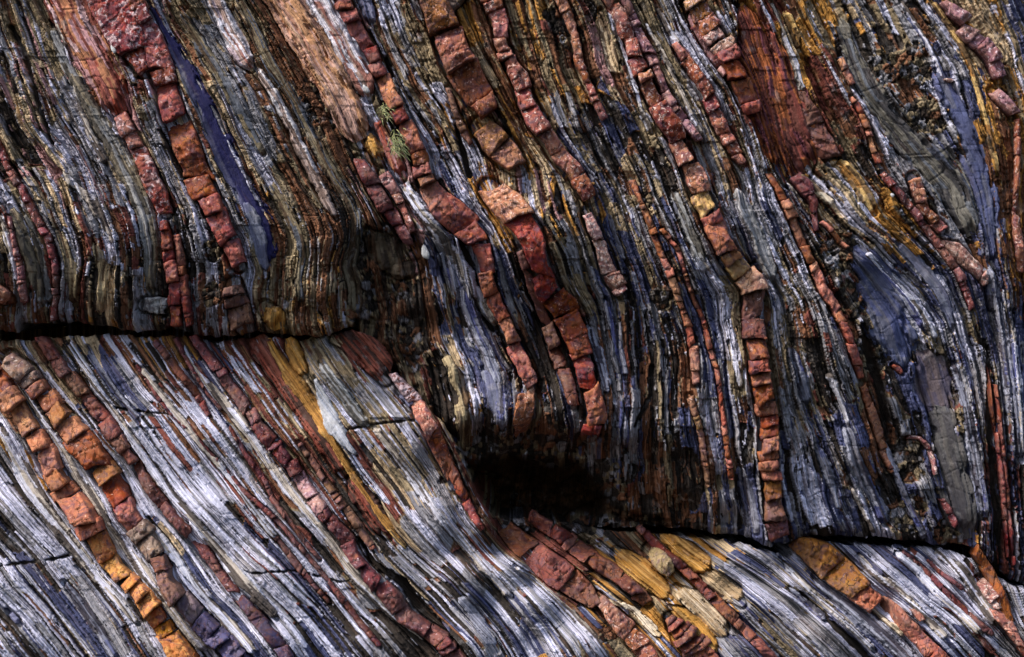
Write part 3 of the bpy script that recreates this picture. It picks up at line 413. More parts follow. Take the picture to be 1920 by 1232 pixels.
 ('L',[(0,'rustred'),(735,'rustorange'),(1020,'orange')],38,34,14,[(-25,672,21),(0,706,29),(20,738,37),(45,775,34),(68,815,37),(88,850,34),(100,885,35),(130,930,48),(160,970,50),(186,1012,42),(204,1042,35),(232,1075,29),(262,1105,35),(290,1145,37),(315,1185,32),(345,1228,35),(385,1285,35)],'rock_bed','big orange block bed, lower left, turning brightest orange at the bottom'),
 ('L',[(0,'greyrust'),(712,'rustred'),(775,'rustorange'),(930,'rustred'),(985,'greyrust'),(1030,'rustbrown'),(1108,'purpleblock'),(1150,'bluepurple')],38,34,14,[(18,672,32),(50,700,42),(70,724,34),(88,748,37),(108,772,35),(134,805,48),(158,835,48),(180,860,40),(205,895,46),(228,935,38),(242,968,35),(275,1005,40),(295,1030,32),(308,1060,29),(318,1092,30),(345,1130,38),(378,1165,38),(415,1200,37),(455,1245,37),(500,1295,35)],'rock_bed','second big block bed, lower left, turning purple-blue at the bottom'),
 ('L',[(0,'redbrown'),(880,'maroon'),(1095,'maroonblue')],52,16,5,[(74,632,16),(92,652,24),(112,683,26),(143,722,28),(163,746,22),(187,776,26),(210,808,27),(240,850,22),(256,868,18),(264,886,16),(286,920,20),(325,969,20),(362,1008,22),(380,1028,24),(405,1068,18),(425,1095,18),(440,1115,22),(468,1141,24),(492,1168,26),(512,1195,24),(540,1235,24),(580,1290,24)],'rock_bed','slim smooth red bed among white layers, next right of the two big block beds'),
 ('L','maroon',26,9,3,[(255,685,7),(278,714,10),(299,748,10),(320,775,8),(338,790,7),(374,830,8),(410,868,9),(452,918,10),(496,955,9),(532,990,9),(566,1030,8),(589,1057,8),(612,1085,8),(636,1115,11),(667,1158,11),(690,1185,10),(712,1212,9)],'rock_bed','hair-thin dark red seam running the whole lower face through the white layers'),
 ('L','redbrown',28,10,3,[(290,640,10),(318,675,12),(342,705,12),(364,732,14),(380,758,12),(392,780,7)],'rock_bed','short reddish seam just under the crack fading out in white rock'),
 ('L','maroon',24,9,3,[(430,800,6),(460,850,8),(498,905,9),(510,935,9),(540,975,8),(570,1015,8),(600,1050,6)],'rock_bed','thin red seam directly left of the purple-red block bed'),
 ('L','maroon',20,9,3,[(466,950,7),(498,985,9),(529,1022,10),(558,1060,12),(584,1092,9),(618,1130,7)],'rock_bed','short dark red seam in the middle of the white layers'),
 ('L','maroon',24,9,3,[(328,634,8),(345,665,8),(371,709,7),(392,742,7),(416,768,6)],'rock_bed','faint red seam starting at the crack beside the widest white layer'),
 ('L',[(0,'maroon'),(900,'pinkpurple'),(960,'maroon'),(1150,'maroon')],24,17,6,[(362,630,14),(380,655,18),(403,683,20),(425,715,20),(450,748,22),(475,787,20),(492,810,24),(516,837,26),(545,868,28),(562,898,28),(585,930,26),(608,965,24),(628,988,24),(650,1012,30),(665,1042,26),(685,1070,22),(705,1090,26),(735,1125,42),(757,1155,32),(795,1180,24),(830,1205,32),(855,1238,32),(890,1280,30)],'rock_bed','purple-red block bed in the middle of the lower face, above the black crevice'),
 ('L','redrough',34,13,6,[(478,632,40),(495,660,42),(520,700,36),(545,740,32),(575,780,28),(600,820,26),(625,860,24),(642,890,20)],'rock_bed','rough brick-red crumbling bed left of the yellow band'),
 ('L','redrough',22,14,7,[(655,900,14),(672,925,32),(698,958,36),(716,990,28),(727,1008,14)],'rock_bed','crumbly brick-red patch lower down beside the yellow thread'),
 ('L','rustbrown',16,10,6,[(560,830,10),(585,865,12),(612,905,12),(640,945,14),(670,985,14),(700,1030,12)],'rock_bed','loose brown chips between the purple-red bed and the brick-red patch'),
 ('L','ochre',60,12,5,[(502,634,10),(512,655,14),(528,682,18),(545,710,26),(562,735,32),(585,765,28),(605,800,24),(622,830,14),(640,860,12),(660,893,12),(690,935,13),(725,985,14),(752,1018,8)],'rock_bed','bright yellow-ochre band tapering down the lower face'),
 ('L','ochre',40,12,5,[(538,634,18),(550,658,28),(560,684,26),(572,706,12)],'rock_bed','short golden wedge touching the yellow band at the crack'),
 ('L','whitegrey',300,8,3,[(588,705,6),(600,735,18),(612,765,30),(628,800,34),(650,832,16),(670,855,8)],'rock_slab','pale blue-white lens right of the yellow band'),
 ('L','oliverib',300,6,3,[(586,640,16),(605,668,18),(628,700,18),(655,738,14),(672,765,8)],'rock_slab','olive-grey ridge left of the brown cap at the crack'),
 ('L','redrough',36,16,8,[(628,636,26),(655,640,40),(686,656,50),(706,684,46),(722,712,28)],'rock_bed','red-brown rough cap on the upper right corner of the lower face'),
 ('L',[(0,'lichen'),(752,'rustpale'),(790,'rustred')],52,18,7,[(735,700,14),(752,722,19),(772,744,24),(790,768,32),(806,798,32),(823,838,29),(842,878,26),(860,912,20),(876,944,15),(892,974,12),(906,994,8)],'rock_bed','rust-red bed forming the edge of the lower face against the cave'),
 ('L','bluegrey',22,12,6,[(748,735,12),(766,752,16),(776,768,10)],'rock_bed','lavender blocks tucked inside the cave-edge bed near its top'),
 ('L','bluegrey',20,12,5,[(778,782,12),(798,800,16),(806,812,10)],'rock_bed','pale blue chip on the cave-edge bed halfway up'),
 ('L','bluegrey',24,10,5,[(838,880,12),(853,904,18),(868,932,12)],'rock_bed','blue-grey chip on the cave-edge bed near its foot'),
 ('L',[(0,'redbrown'),(1118,'redbrown')],34,11,6,[(945,990,30),(975,1018,40),(1010,1046,47),(1042,1072,53),(1072,1094,49),(1100,1116,37),(1120,1134,19)],'rock_bed','broad reddish flat-topped bed at the cave floor, left one of two'),
 ('L','pinkrust',40,16,7,[(1122,1122,22),(1145,1150,30),(1170,1178,40),(1196,1204,40),(1222,1232,30),(1260,1275,26)],'rock_bed','pinkish tongue of rock running on below the flat-topped bed'),
 ('L','redbrown',34,10,6,[(992,966,25),(1025,988,27),(1060,1010,31),(1100,1040,33),(1138,1065,34),(1165,1084,31),(1190,1106,28),(1215,1130,19)],'rock_bed','reddish bed at the cave floor, right one of two'),
 ('L','redchip',10,16,10,[(1255,1158,20),(1268,1172,36),(1288,1194,56),(1308,1216,58),(1330,1245,50)],'rock_bed','stack of dark red ribbed plates at the bottom'),
 ('L','redbrown',28,15,5,[(1196,990,10),(1212,1002,16),(1240,1035,18),(1272,1057,18),(1305,1089,18),(1331,1115,20),(1355,1142,20),(1385,1170,20),(1420,1203,22),(1460,1245,20)],'rock_bed','narrow dark red bed crossing cream rock right of the ochre lenses'),
 ('L','ochre',50,16,8,[(1155,1035,16),(1180,1055,34),(1210,1080,44),(1238,1104,34),(1258,1122,14)],'rock_bed','bumpy ochre lens between the reddish bed and the round boulder'),
 ('L','ochre',60,12,6,[(1258,1140,12),(1285,1158,28),(1312,1182,34),(1334,1208,24),(1345,1225,10)],'rock_bed','yellow lens low on the face above the stack of red plates'),
 ('L','boulder',300,34,4,[(1216,1030,20),(1230,1045,38),(1244,1062,36),(1252,1076,16)],'loose_stone','round tan boulder resting in the ochre rock'),
 ('L','ochre',50,18,7,[(1238,1008,12),(1262,1018,24),(1290,1038,40),(1316,1058,36),(1330,1074,16)],'rock_bed','golden nose of rock under the roof crack, right of the boulder'),
 ('L','creamrock',80,12,5,[(1322,1078,22),(1345,1092,34),(1372,1112,40),(1392,1132,20)],'rock_bed','cream patch right of the narrow dark red bed'),
 ('L','creamrock',80,12,5,[(1270,1105,16),(1300,1128,36),(1330,1155,44),(1352,1180,30),(1362,1200,12)],'rock_bed','pinkish cream patch left of the narrow dark red bed'),
 ('L',[(0,'orangebrown'),(1105,'rustorange'),(1140,'rustred')],42,26,9,[(1492,1016,22),(1515,1028,42),(1545,1048,58),(1574,1075,60),(1600,1096,50),(1625,1118,42),(1650,1136,44),(1675,1150,36),(1692,1168,34),(1712,1188,32),(1732,1210,36),(1760,1240,36),(1800,1285,34)],'rock_bed','golden-brown block bed right of centre at the bottom, starting at the crack'),
 ('L','rustorange',95,20,5,[(1828,1030,16),(1842,1052,18),(1855,1078,20),(1870,1110,23),(1884,1144,22),(1895,1172,10)],'rock_bed','tapering orange bar at the lower right corner'),
 ('L','pinkpale',15,16,8,[(1836,1088,16),(1848,1104,20),(1862,1126,20),(1870,1140,12)],'rock_bed','pink crumbling blocks against the tapering orange bar'),
 ('L','rustpale',26,16,7,[(1862,1142,16),(1876,1156,28),(1892,1174,24),(1903,1196,14),(1916,1216,14),(1930,1236,14)],'rock_bed','pale pink wedge with a chip trail at the lower right corner'),
 ('L','maroon',22,9,3,[(1692,1034,7),(1712,1050,8),(1740,1075,10),(1765,1102,10),(1790,1128,14),(1815,1152,14),(1832,1168,14),(1862,1190,12)],'rock_bed','dark red seam in the white rock, nearest to the tapering orange bar'),
 ('L','maroon',20,9,3,[(1740,1050,6),(1765,1075,8),(1790,1092,10),(1806,1106,8)],'rock_bed','short red seam in the white rock above the longer one'),
 ('L','rustpale',16,10,4,[(1712,1142,9),(1722,1152,15),(1730,1164,11)],'loose_stone','lone pink chip in dark grooves right of the golden-brown bed'),
 ('L','bluegrey',24,8,3,[(16,1145,10),(26,1160,12),(36,1172,10)],'loose_stone','dark blue chip low in the grey corner'),
 ('L','oliveslab',200,8,3,[(222,1040,8),(236,1060,16),(250,1072,14),(262,1078,6)],'rock_slab','smooth olive knob nestled between the two big block beds'),
]
BEDS = [b for b in BEDS if b]

# ------------------------------------------------------------------ helpers for strokes
def stroke_apply(x, y, pts, fn, pad=6):
    """call fn(index mask, signed offset/half width, dist outside) for grid points near a polyline"""
    P = np.array(pts, float)
    wmax = P[:, 2].max()/2+pad
    m = (x > P[:, 0].min()-wmax) & (x < P[:, 0].max()+wmax) & (y > P[:, 1].min()-wmax) & (y < P[:, 1].max()+wmax)
    idx = np.nonzero(m)
    if len(idx[0]) == 0: return
    xx = x[idx]; yy = y[idx]; best = np.full(xx.shape, 1e9); bw = np.ones(xx.shape)
    for a, b in zip(P[:-1], P[1:]):
        dx, dy = b[0]-a[0], b[1]-a[1]; L2 = dx*dx+dy*dy
        t = np.clip(((xx-a[0])*dx+(yy-a[1])*dy)/L2, 0, 1)
        d = np.hypot(xx-a[0]-t*dx, yy-a[1]-t*dy); wd = (a[2]+t*(b[2]-a[2]))/2
        q = d-wd; k = q < best; best = np.where(k, q, best); bw = np.where(k, wd, bw)
    fn(idx, best, bw)

def edge_interp(pts):
    p = np.array(pts, float); return lambda x: np.interp(x, p[:, 0], p[:, 1])
EU = edge_interp([(-200,620),(0,622),(28,626),(38,604),(130,606),(200,612),(250,623),(310,614),(370,628),(430,631),(480,622),(540,629),(590,633),(645,614),(668,612),(690,660),(720,740),(760,820),(820,900),(880,985),(930,1010),(1000,1000),(1060,992),(1140,988),(1260,990),(1360,1002),(1420,1014),(1445,1024),(1480,1018),(1510,1008),(1565,1006),(1669,1008),(1752,1021),(1800,1022),(1842,1032),(1865,1060),(1900,1092),(1960,1110),(2200,1130)])
EL = edge_interp([(-200,640),(0,640),(100,634),(200,629),(330,632),(400,642),(480,632),(560,638),(640,624),(680,628),(715,665),(732,695),(750,715),(792,752),(832,795),(852,830),(872,868),(892,925),(918,965),(940,972),(1000,976),(1100,990),(1200,1002),(1240,1004),(1320,1012),(1400,1020),(1440,1036),(1480,1045),(1520,1024),(1565,1020),(1700,1028),(1780,1032),(1845,1056),(1880,1085),(1900,1096),(1960,1112),(2200,1135)])

def bedding(x, y, mass):
    xw = x+(fbm(x/60, y/60, 31)-.5)*(9 if mass == 'U' else 6)+(fbm(x/18, y/34, 33)-.5)*(3.2 if mass == 'U' else 1.6)
    return (stU if mass == 'U' else stL)(xw, y), y*(1.0 if mass == 'U' else .62)
def laminae(S, t, am):
    rel = np.zeros(S.shape); ids = {}
    for w_, A, sd in ((118, 11, 5), (58, 15, 1), (23, 10.5, 2), (10.5, 4.6, 3), (5.2, 2.0, 4)):
        q = S/w_+(vn(S/w_/2, t/(w_*12), sd*10)-.5)*(1.1 if am > .9 else .7)
        i = np.floor(q); f = q-i
        tt = t/(w_*5+22)+h2(i, i*0, sd)*50
        r = .5*vn(i*7.31, tt, sd*10+1)+.5*h2(i, np.floor(tt*1.3), sd+70); r2 = h2(i, i*0+3, sd)
        rel += am*A*((r-.5)*1.5+(r2-.5)+(f-.5)*np.where(r2 > .4, -1.1, 1.1))
        e_ = np.minimum(f, 1-f)*w_; rel -= am*A*.7*np.exp(-(e_/1.7)**2)*(h2(np.round(q), i*0, sd+9) > .45)
        ids[w_] = (q, i)
    return rel, ids
def fill_mesh(me, P, nx, ny, colr, S, T, smooth=True):
    nv = nx*ny; me.vertices.add(nv); me.vertices.foreach_set('co', P.reshape(-1).astype(np.float32))
    a = (np.arange(ny-1)[:, None]*nx+np.arange(nx-1)[None, :]).reshape(-1)
    quads = np.stack([a, a+nx, a+nx+1, a+1], 1); nf = len(quads)
    me.loops.add(nf*4); me.loops.foreach_set('vertex_index', quads.reshape(-1).astype(np.int32))
    me.polygons.add(nf); me.polygons.foreach_set('loop_start', (np.arange(nf)*4).astype(np.int32))
    me.update(calc_edges=True); me.polygons.foreach_set('use_smooth', np.full(nf, smooth))
    at = me.attributes.new('rock_colour', 'FLOAT_COLOR', 'POINT')
    at.data.foreach_set('color', np.concatenate([colr.reshape(-1, 3), np.ones((nv, 1))], 1).reshape(-1).astype(np.float32))
    at = me.attributes.new('bedding', 'FLOAT_VECTOR', 'POINT')
    at.data.foreach_set('vector', np.stack([S.reshape(-1), T.reshape(-1), np.zeros(nv)], 1).reshape(-1).astype(np.float32))
def make_sheet(name, mass):
    st = 1.6
    xs = np.concatenate([np.arange(-440, -60, 5.0), np.arange(-60, 1980, st), np.arange(1980, 2360, 5.0)]); nx = len(xs)
    if mass == 'U':
        nr = 640; v = np.linspace(0, 1, nr)[:, None]
        e = EU(xs)+3*(fbm(xs/9, xs*0, 5)-.5)*2+5*(vn(xs/30, xs*0, 6)-.5)
        y = -120+v**0.95*(e+120)[None, :]
    else:
        nr = 400; v = np.linspace(0, 1, nr)[:, None]
        e = EL(xs)+3*(fbm(xs/8, xs*0, 15)-.5)*2+5*(vn(xs/26, xs*0, 16)-.5)
        y = e[None, :]+v*(1320-e)[None, :]
    x = np.broadcast_to(xs[None, :], y.shape).copy(); y = np.ascontiguousarray(y)
    mx = mixU if mass == 'U' else mixL
    S, t = bedding(x, y, mass)
    dm = MAC[mass](x, y)
    am = 1.0 if mass == 'U' else 0.5
    rel, ids = laminae(S, t, am)
    # kinds
    rb = np.zeros(x.shape)
    for rx, ry, rr in RUBBLE:
        if rr: rb = np.maximum(rb, 1-sst(.75, 1.15, np.hypot(x-rx, y-ry)/rr+(fbm(x/25, y/25, 81)-.5)*.8))
    c1, e1 = cell(x/15+y/60, y/17, 91); c2, e2 = cell(x/6.5, y/7.5, 95)
    M = mx(x+(fbm(x/50, y/50, 55)-.5)*50, y+(fbm(x/50, y/50, 57)-.5)*50); cum = np.cumsum(M, -1); cum /= cum[..., -1:]
    q2, i2 = ids[23]; q3, i3 = ids[10.5]; q4, i4 = ids[5.2]
    def pick(i, L, sd):
        tt = t/L+h2(i, i*0+1, sd)*37+(vn(x/7, y/7, sd)-.5)*.25*(40/L)
        return h2(i, np.floor(tt), sd)
    r = np.where(pick(i2, 260, 61) < (.3 if mass == 'U' else .16), pick(i2, 200, 62), np.where(pick(i3, 190, 63) < .58, pick(i3, 170, 64), pick(i4, 120, 65)))
    kind = np.clip((r[..., None] > cum).sum(-1), 0, len(KIND)-1)
    pal = np.array([lin(RGB[k]) for k in KIND]); krel = np.array([RELF[k] for k in KIND], float)
    # speckle of other kinds, fading edges
    sp = fbm(S/4, t/22, 71, 3)
    alt = np.clip((h2(i4, np.floor(t/30+h2(i4, i4*0, 8)*9), 66)[..., None] > cum).sum(-1), 0, len(KIND)-1)
    kind = np.where(sp > (.66 if mass == 'U' else .72), alt, kind)
    rk = np.array([KIND.index(k_) for k_ in 'KOKGKBOKGKOB'])[np.clip((np.where(c2 > .3, c1, c2*3.3)*12).astype(int), 0, 11)]
    kind = np.where((rb > .55) & (h2(i2, i2*0, 77) > .12), rk, kind)
    colr = pal[kind]; colr = np.where(((rb > .55)[..., None]), colr*(.55+.6*c2[..., None]), colr); rel += krel[kind]*(1.0 if mass == 'U' else .6)
    rub = (c1-.5)*11-5*np.exp(-(e1/.13)**2)+(c2-.5)*5-2.5*np.exp(-(e2/.16)**2)
    rel = rel*(1-.6*rb)+rub*rb+(1-rb)*((c1-.5)*2.2+(c2-.5)*1.2)*am
    if mass == 'U':
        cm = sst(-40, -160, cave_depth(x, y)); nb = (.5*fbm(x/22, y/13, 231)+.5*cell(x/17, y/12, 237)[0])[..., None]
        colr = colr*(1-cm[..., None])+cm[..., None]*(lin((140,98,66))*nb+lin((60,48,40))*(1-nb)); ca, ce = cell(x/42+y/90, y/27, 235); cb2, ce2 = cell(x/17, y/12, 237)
        dm = dm+cm*((ca-.4)*150+(cb2-.5)*46)
    rel += (fbm(x/5, y/6, 101)-.5)*2.4*am+(vn(x/2.2, y/2.4, 103)-.5)*1.1
    # sheets broken across the bedding
    cb, eb = cell(S/(15 if mass == 'U' else 11)+.37*np.floor(t/40), t/(44 if mass == 'U' else 62), 141); cs, es = cell(S/6.5, t/21, 145)
    rel += (1-rb)*((cb-.5)*(7.5 if mass == 'U' else 3.4)+(cs-.5)*(3.0 if mass == 'U' else 1.5)-(2.2 if mass == 'U' else 1.0)*np.exp(-(es/.05)**2))
    colr = colr*(1+(.34*(cb-.5)+.30*(cs-.5))[..., None])
    # cross joints
    jx = cell(S/40, t/55, 111)
    rel -= 4.0*am*np.exp(-(jx[1]/.035)**2)
    # seams
    kk = KIND.index
    def seam(kind_, rv):
        def f(idx, q, wd):
            n = (fbm(x[idx]/9, y[idx]/14, 121)-.5)*7
            q = q+n; m = 1-sst(-1.0, 1.2, q)
            colr[idx] = colr[idx]*(1-m[:, None]) + pal[kk(kind_)]*m[:, None]
            k = (kind_ != 'K')
            rel[idx] = rel[idx]*(1-m*(.72 if k else .8))+m*(rv+(2 if kind_ == 'W' else 0))
        return f
    for ms, kd, rv, pts in SEAMS:
        if ms == mass and kd == 'K': stroke_apply(x, y, pts, seam(kd, rv), 8)
    # where the block beds sit the layered rock is cut back
    def under(idx, q, wd):
        m = 1-sst(0, 3.0, q)
        rel[idx] = rel[idx]*(1-m)+m*np.minimum(rel[idx], -11)
        m2 = (1-sst(3, 5, q))*sst(-3, -1, q)*sst(5, 9, wd); rel[idx] -= 14*m2
    def under2(idx, q, wd):
        m = 1-sst(-.45, -.15, q/np.maximum(wd, 3)); rel[idx] = rel[idx]*(1-m)+m*np.minimum(rel[idx], -11)
    for ms, kd, rv, pts in SEAMS:
        if ms == mass and kd != 'K': stroke_apply(x, y, pts, under2, 4)
    for b in BEDS:
        if b[0] == mass: stroke_apply(x, y, b[5], under2 if (b[6] == 'rock_slab' and b[2] >= 100) else under, 8)
    rel = np.clip(rel, -48, 30)
    # curl away at the lip
    de = (e[None, :]-y) if mass == 'U' else (y-e[None, :])
    lip = (1-np.clip(de/(26 if mass == 'U' else 14), 0, 1))**2.2
    dmm = dm.copy(); rr = rel-lip*(26 if mass == 'U' else 16)
    P = world(x, y, dmm, rr)
    # underside / ledge going back into the rock, closed at the far end
    rows = []
    base = P[-1] if mass == 'U' else P[0]
    for k, dd in enumerate((8, 25, 60, 130, 260, 480)):
        R = base.copy(); R[:, 1] += dd*SC
        R[:, 2] += (-1 if mass == 'U' else 1)*0+SC*((vn(xs/11, xs*0+k, 131)-.5)*7+(3 if mass == 'U' else -2)*k)
        rows.append(R)
    R = rows[-1].copy(); R[:, 1] = 560*SC; R[:, 2] += (-500 if mass == 'U' else 900)*SC*(0 if mass == 'U' else 1); rows.append(R)
    ext = np.array(rows)
    cext = np.repeat((colr[-1] if mass == 'U' else colr[0])[None], len(rows), 0)
    Sx = np.repeat((S[-1] if mass == 'U' else S[0])[None], len(rows), 0)
    if mass == 'U':
        P = np.concatenate([P, ext]); colr = np.concatenate([colr, cext]); S = np.concatenate([S, Sx])
        T = np.concatenate([t, t[-1:]+np.arange(1, len(rows)+1)[:, None]*30])
    else:
        P = np.concatenate([ext[::-1], P]); colr = np.concatenate([cext, colr]); S = np.concatenate([Sx, S])
        T = np.concatenate([t[:1]-np.arange(len(rows), 0, -1)[:, None]*30, t])
    ny = P.shape[0]
    me = bpy.data.meshes.new(name)
    fill_mesh(me, P, nx, ny, colr, S, T)
    o = bpy.data.objects.new(name, me); COL.objects.link(o); o['kind'] = 'structure'
    me.materials.append(MATS['strata'])
    return o

# ------------------------------------------------------------------ materials
MATS = {}
def node(nt, typ, **kw):
    n = nt.nodes.new(typ)
    for k, v in kw.items():
        if k.startswith('i_'): n.inputs[int(k[2:])].default_value = v
        else: setattr(n, k, v)
    return n
def mixc(nt, fac, a, b, mode='MIX'):
    n = nt.nodes.new('ShaderNodeMix'); n.data_type = 'RGBA'; n.blend_type = mode
    def put(sock, v):
        if hasattr(v, 'links'): nt.links.new(v, sock)
        elif isinstance(v, (int, float)): sock.default_value = v
        else: sock.default_value = (*v, 1)
    put(n.inputs[0], fac); put(n.inputs[6], a); put(n.inputs[7], b)
    return n.outputs[2]
def ramp(nt, src, a, b, lo=0.0, hi=1.0):
    n = nt.nodes.new('ShaderNodeMapRange'); n.inputs[1].default_value = a; n.inputs[2].default_value = b
    n.inputs[3].default_value = lo; n.inputs[4].default_value = hi; nt.links.new(src, n.inputs[0]); return n.outputs[0]
def noise(nt, vec, scale, detail=4, rough=.55, dist=0.0):
    n = nt.nodes.new('ShaderNodeTexNoise'); n.inputs['Scale'].default_value = scale; n.inputs['Detail'].default_value = detail
    n.inputs['Roughness'].default_value = rough; n.inputs['Distortion'].default_value = dist
    nt.links.new(vec, n.inputs['Vector']); return n.outputs[0]
def bump(nt, h, strength, dist, prev=None):
    n = nt.nodes.new('ShaderNodeBump'); n.inputs['Strength'].default_value = strength; n.inputs['Distance'].default_value = dist
    nt.links.new(h, n.inputs['Height'])
    if prev is not None: nt.links.new(prev, n.inputs['Normal'])
    return n.outputs[0]
def new_mat(name):
    m = bpy.data.materials.new(name); m.use_nodes = True; nt = m.node_tree
    return m, nt, nt.nodes['Principled BSDF']
# layered rock
def strata_mat(key, k, kg, rough0):
    m, nt, bs = new_mat('layered_rock_'+key)
    att = node(nt, 'ShaderNodeAttribute', attribute_name='rock_colour'); bed = node(nt, 'ShaderNodeAttribute', attribute_name='bedding')
    def mapped(sx, sy):
        mp = node(nt, 'ShaderNodeMapping'); mp.inputs['Scale'].default_value = (sx, sy, 1); nt.links.new(bed.outputs['Vector'], mp.inputs[0]); return mp.outputs[0]
    st1 = noise(nt, mapped(.42, .022), 1.0, 5, .68, .08); st2 = noise(nt, mapped(.1, .010), 1.0, 3, .5, .1)
    st3 = noise(nt, mapped(.17, .009), 1.0, 2, .5, .15)
    geo = node(nt, 'ShaderNodeNewGeometry')
    gr = noise(nt, geo.outputs['Position'], 45, 6, .7); gb = noise(nt, geo.outputs['Position'], 7, 4, .6)
    mul = lambda f: tuple(1+(v-1)*k for v in f)
    c = mixc(nt, ramp(nt, st1, .45, .55), mixc(nt, 1.0, att.outputs['Color'], mul((.48, .45, .43)), 'MULTIPLY'), mixc(nt, 1.0, att.outputs['Color'], mul((1.28, 1.26, 1.26)), 'MULTIPLY'))
    c = mixc(nt, ramp(nt, gr, .52, .72, 0, .7*kg), c, mixc(nt, 1.0, c, (.30, .26, .24), 'MULTIPLY'))
    c = mixc(nt, ramp(nt, st2, .54, .70, 0, .4*k), c, (.15, .08, .05))
    c = mixc(nt, ramp(nt, gb, .58, .70, 0, .4*kg), c, (.50, .46, .44))
    st4 = noise(nt, mapped(.035, .006), 1.0, 3, .5, .4)
    c = mixc(nt, ramp(nt, st4, .42, .60, .2, 1.0), mixc(nt, ramp(nt, st2, .3, .7, 0, .35), att.outputs['Color'], c), c)
    # thin dark partings that wander along the bedding
    a = node(nt, 'ShaderNodeMath', operation='SUBTRACT', i_1=.5); nt.links.new(st3, a.inputs[0])
    b = node(nt, 'ShaderNodeMath', operation='ABSOLUTE'); nt.links.new(a.outputs[0], b.inputs[0])
    part = ramp(nt, b.outputs[0], .001, .014)
    c = mixc(nt, part, mixc(nt, .85*k, c, (.015, .012, .01)), c)
    nt.links.new(c, bs.inputs['Base Color'])
    nt.links.new(ramp(nt, gr, .3, .7, rough0, rough0+.25), bs.inputs['Roughness']); bs.inputs['Specular IOR Level'].default_value = .2
    b1 = bump(nt, st1, 1.0*k, .014); b2 = bump(nt, gr, .9*kg, .009, b1); b3 = bump(nt, part, k, .012, b2); nt.links.new(b3, bs.inputs['Normal'])
    MATS[key] = m
strata_mat('strata', 1.0, 1.0, .74); strata_mat('layer', .75, .9, .72); strata_mat('smooth', .45, .8, .58)
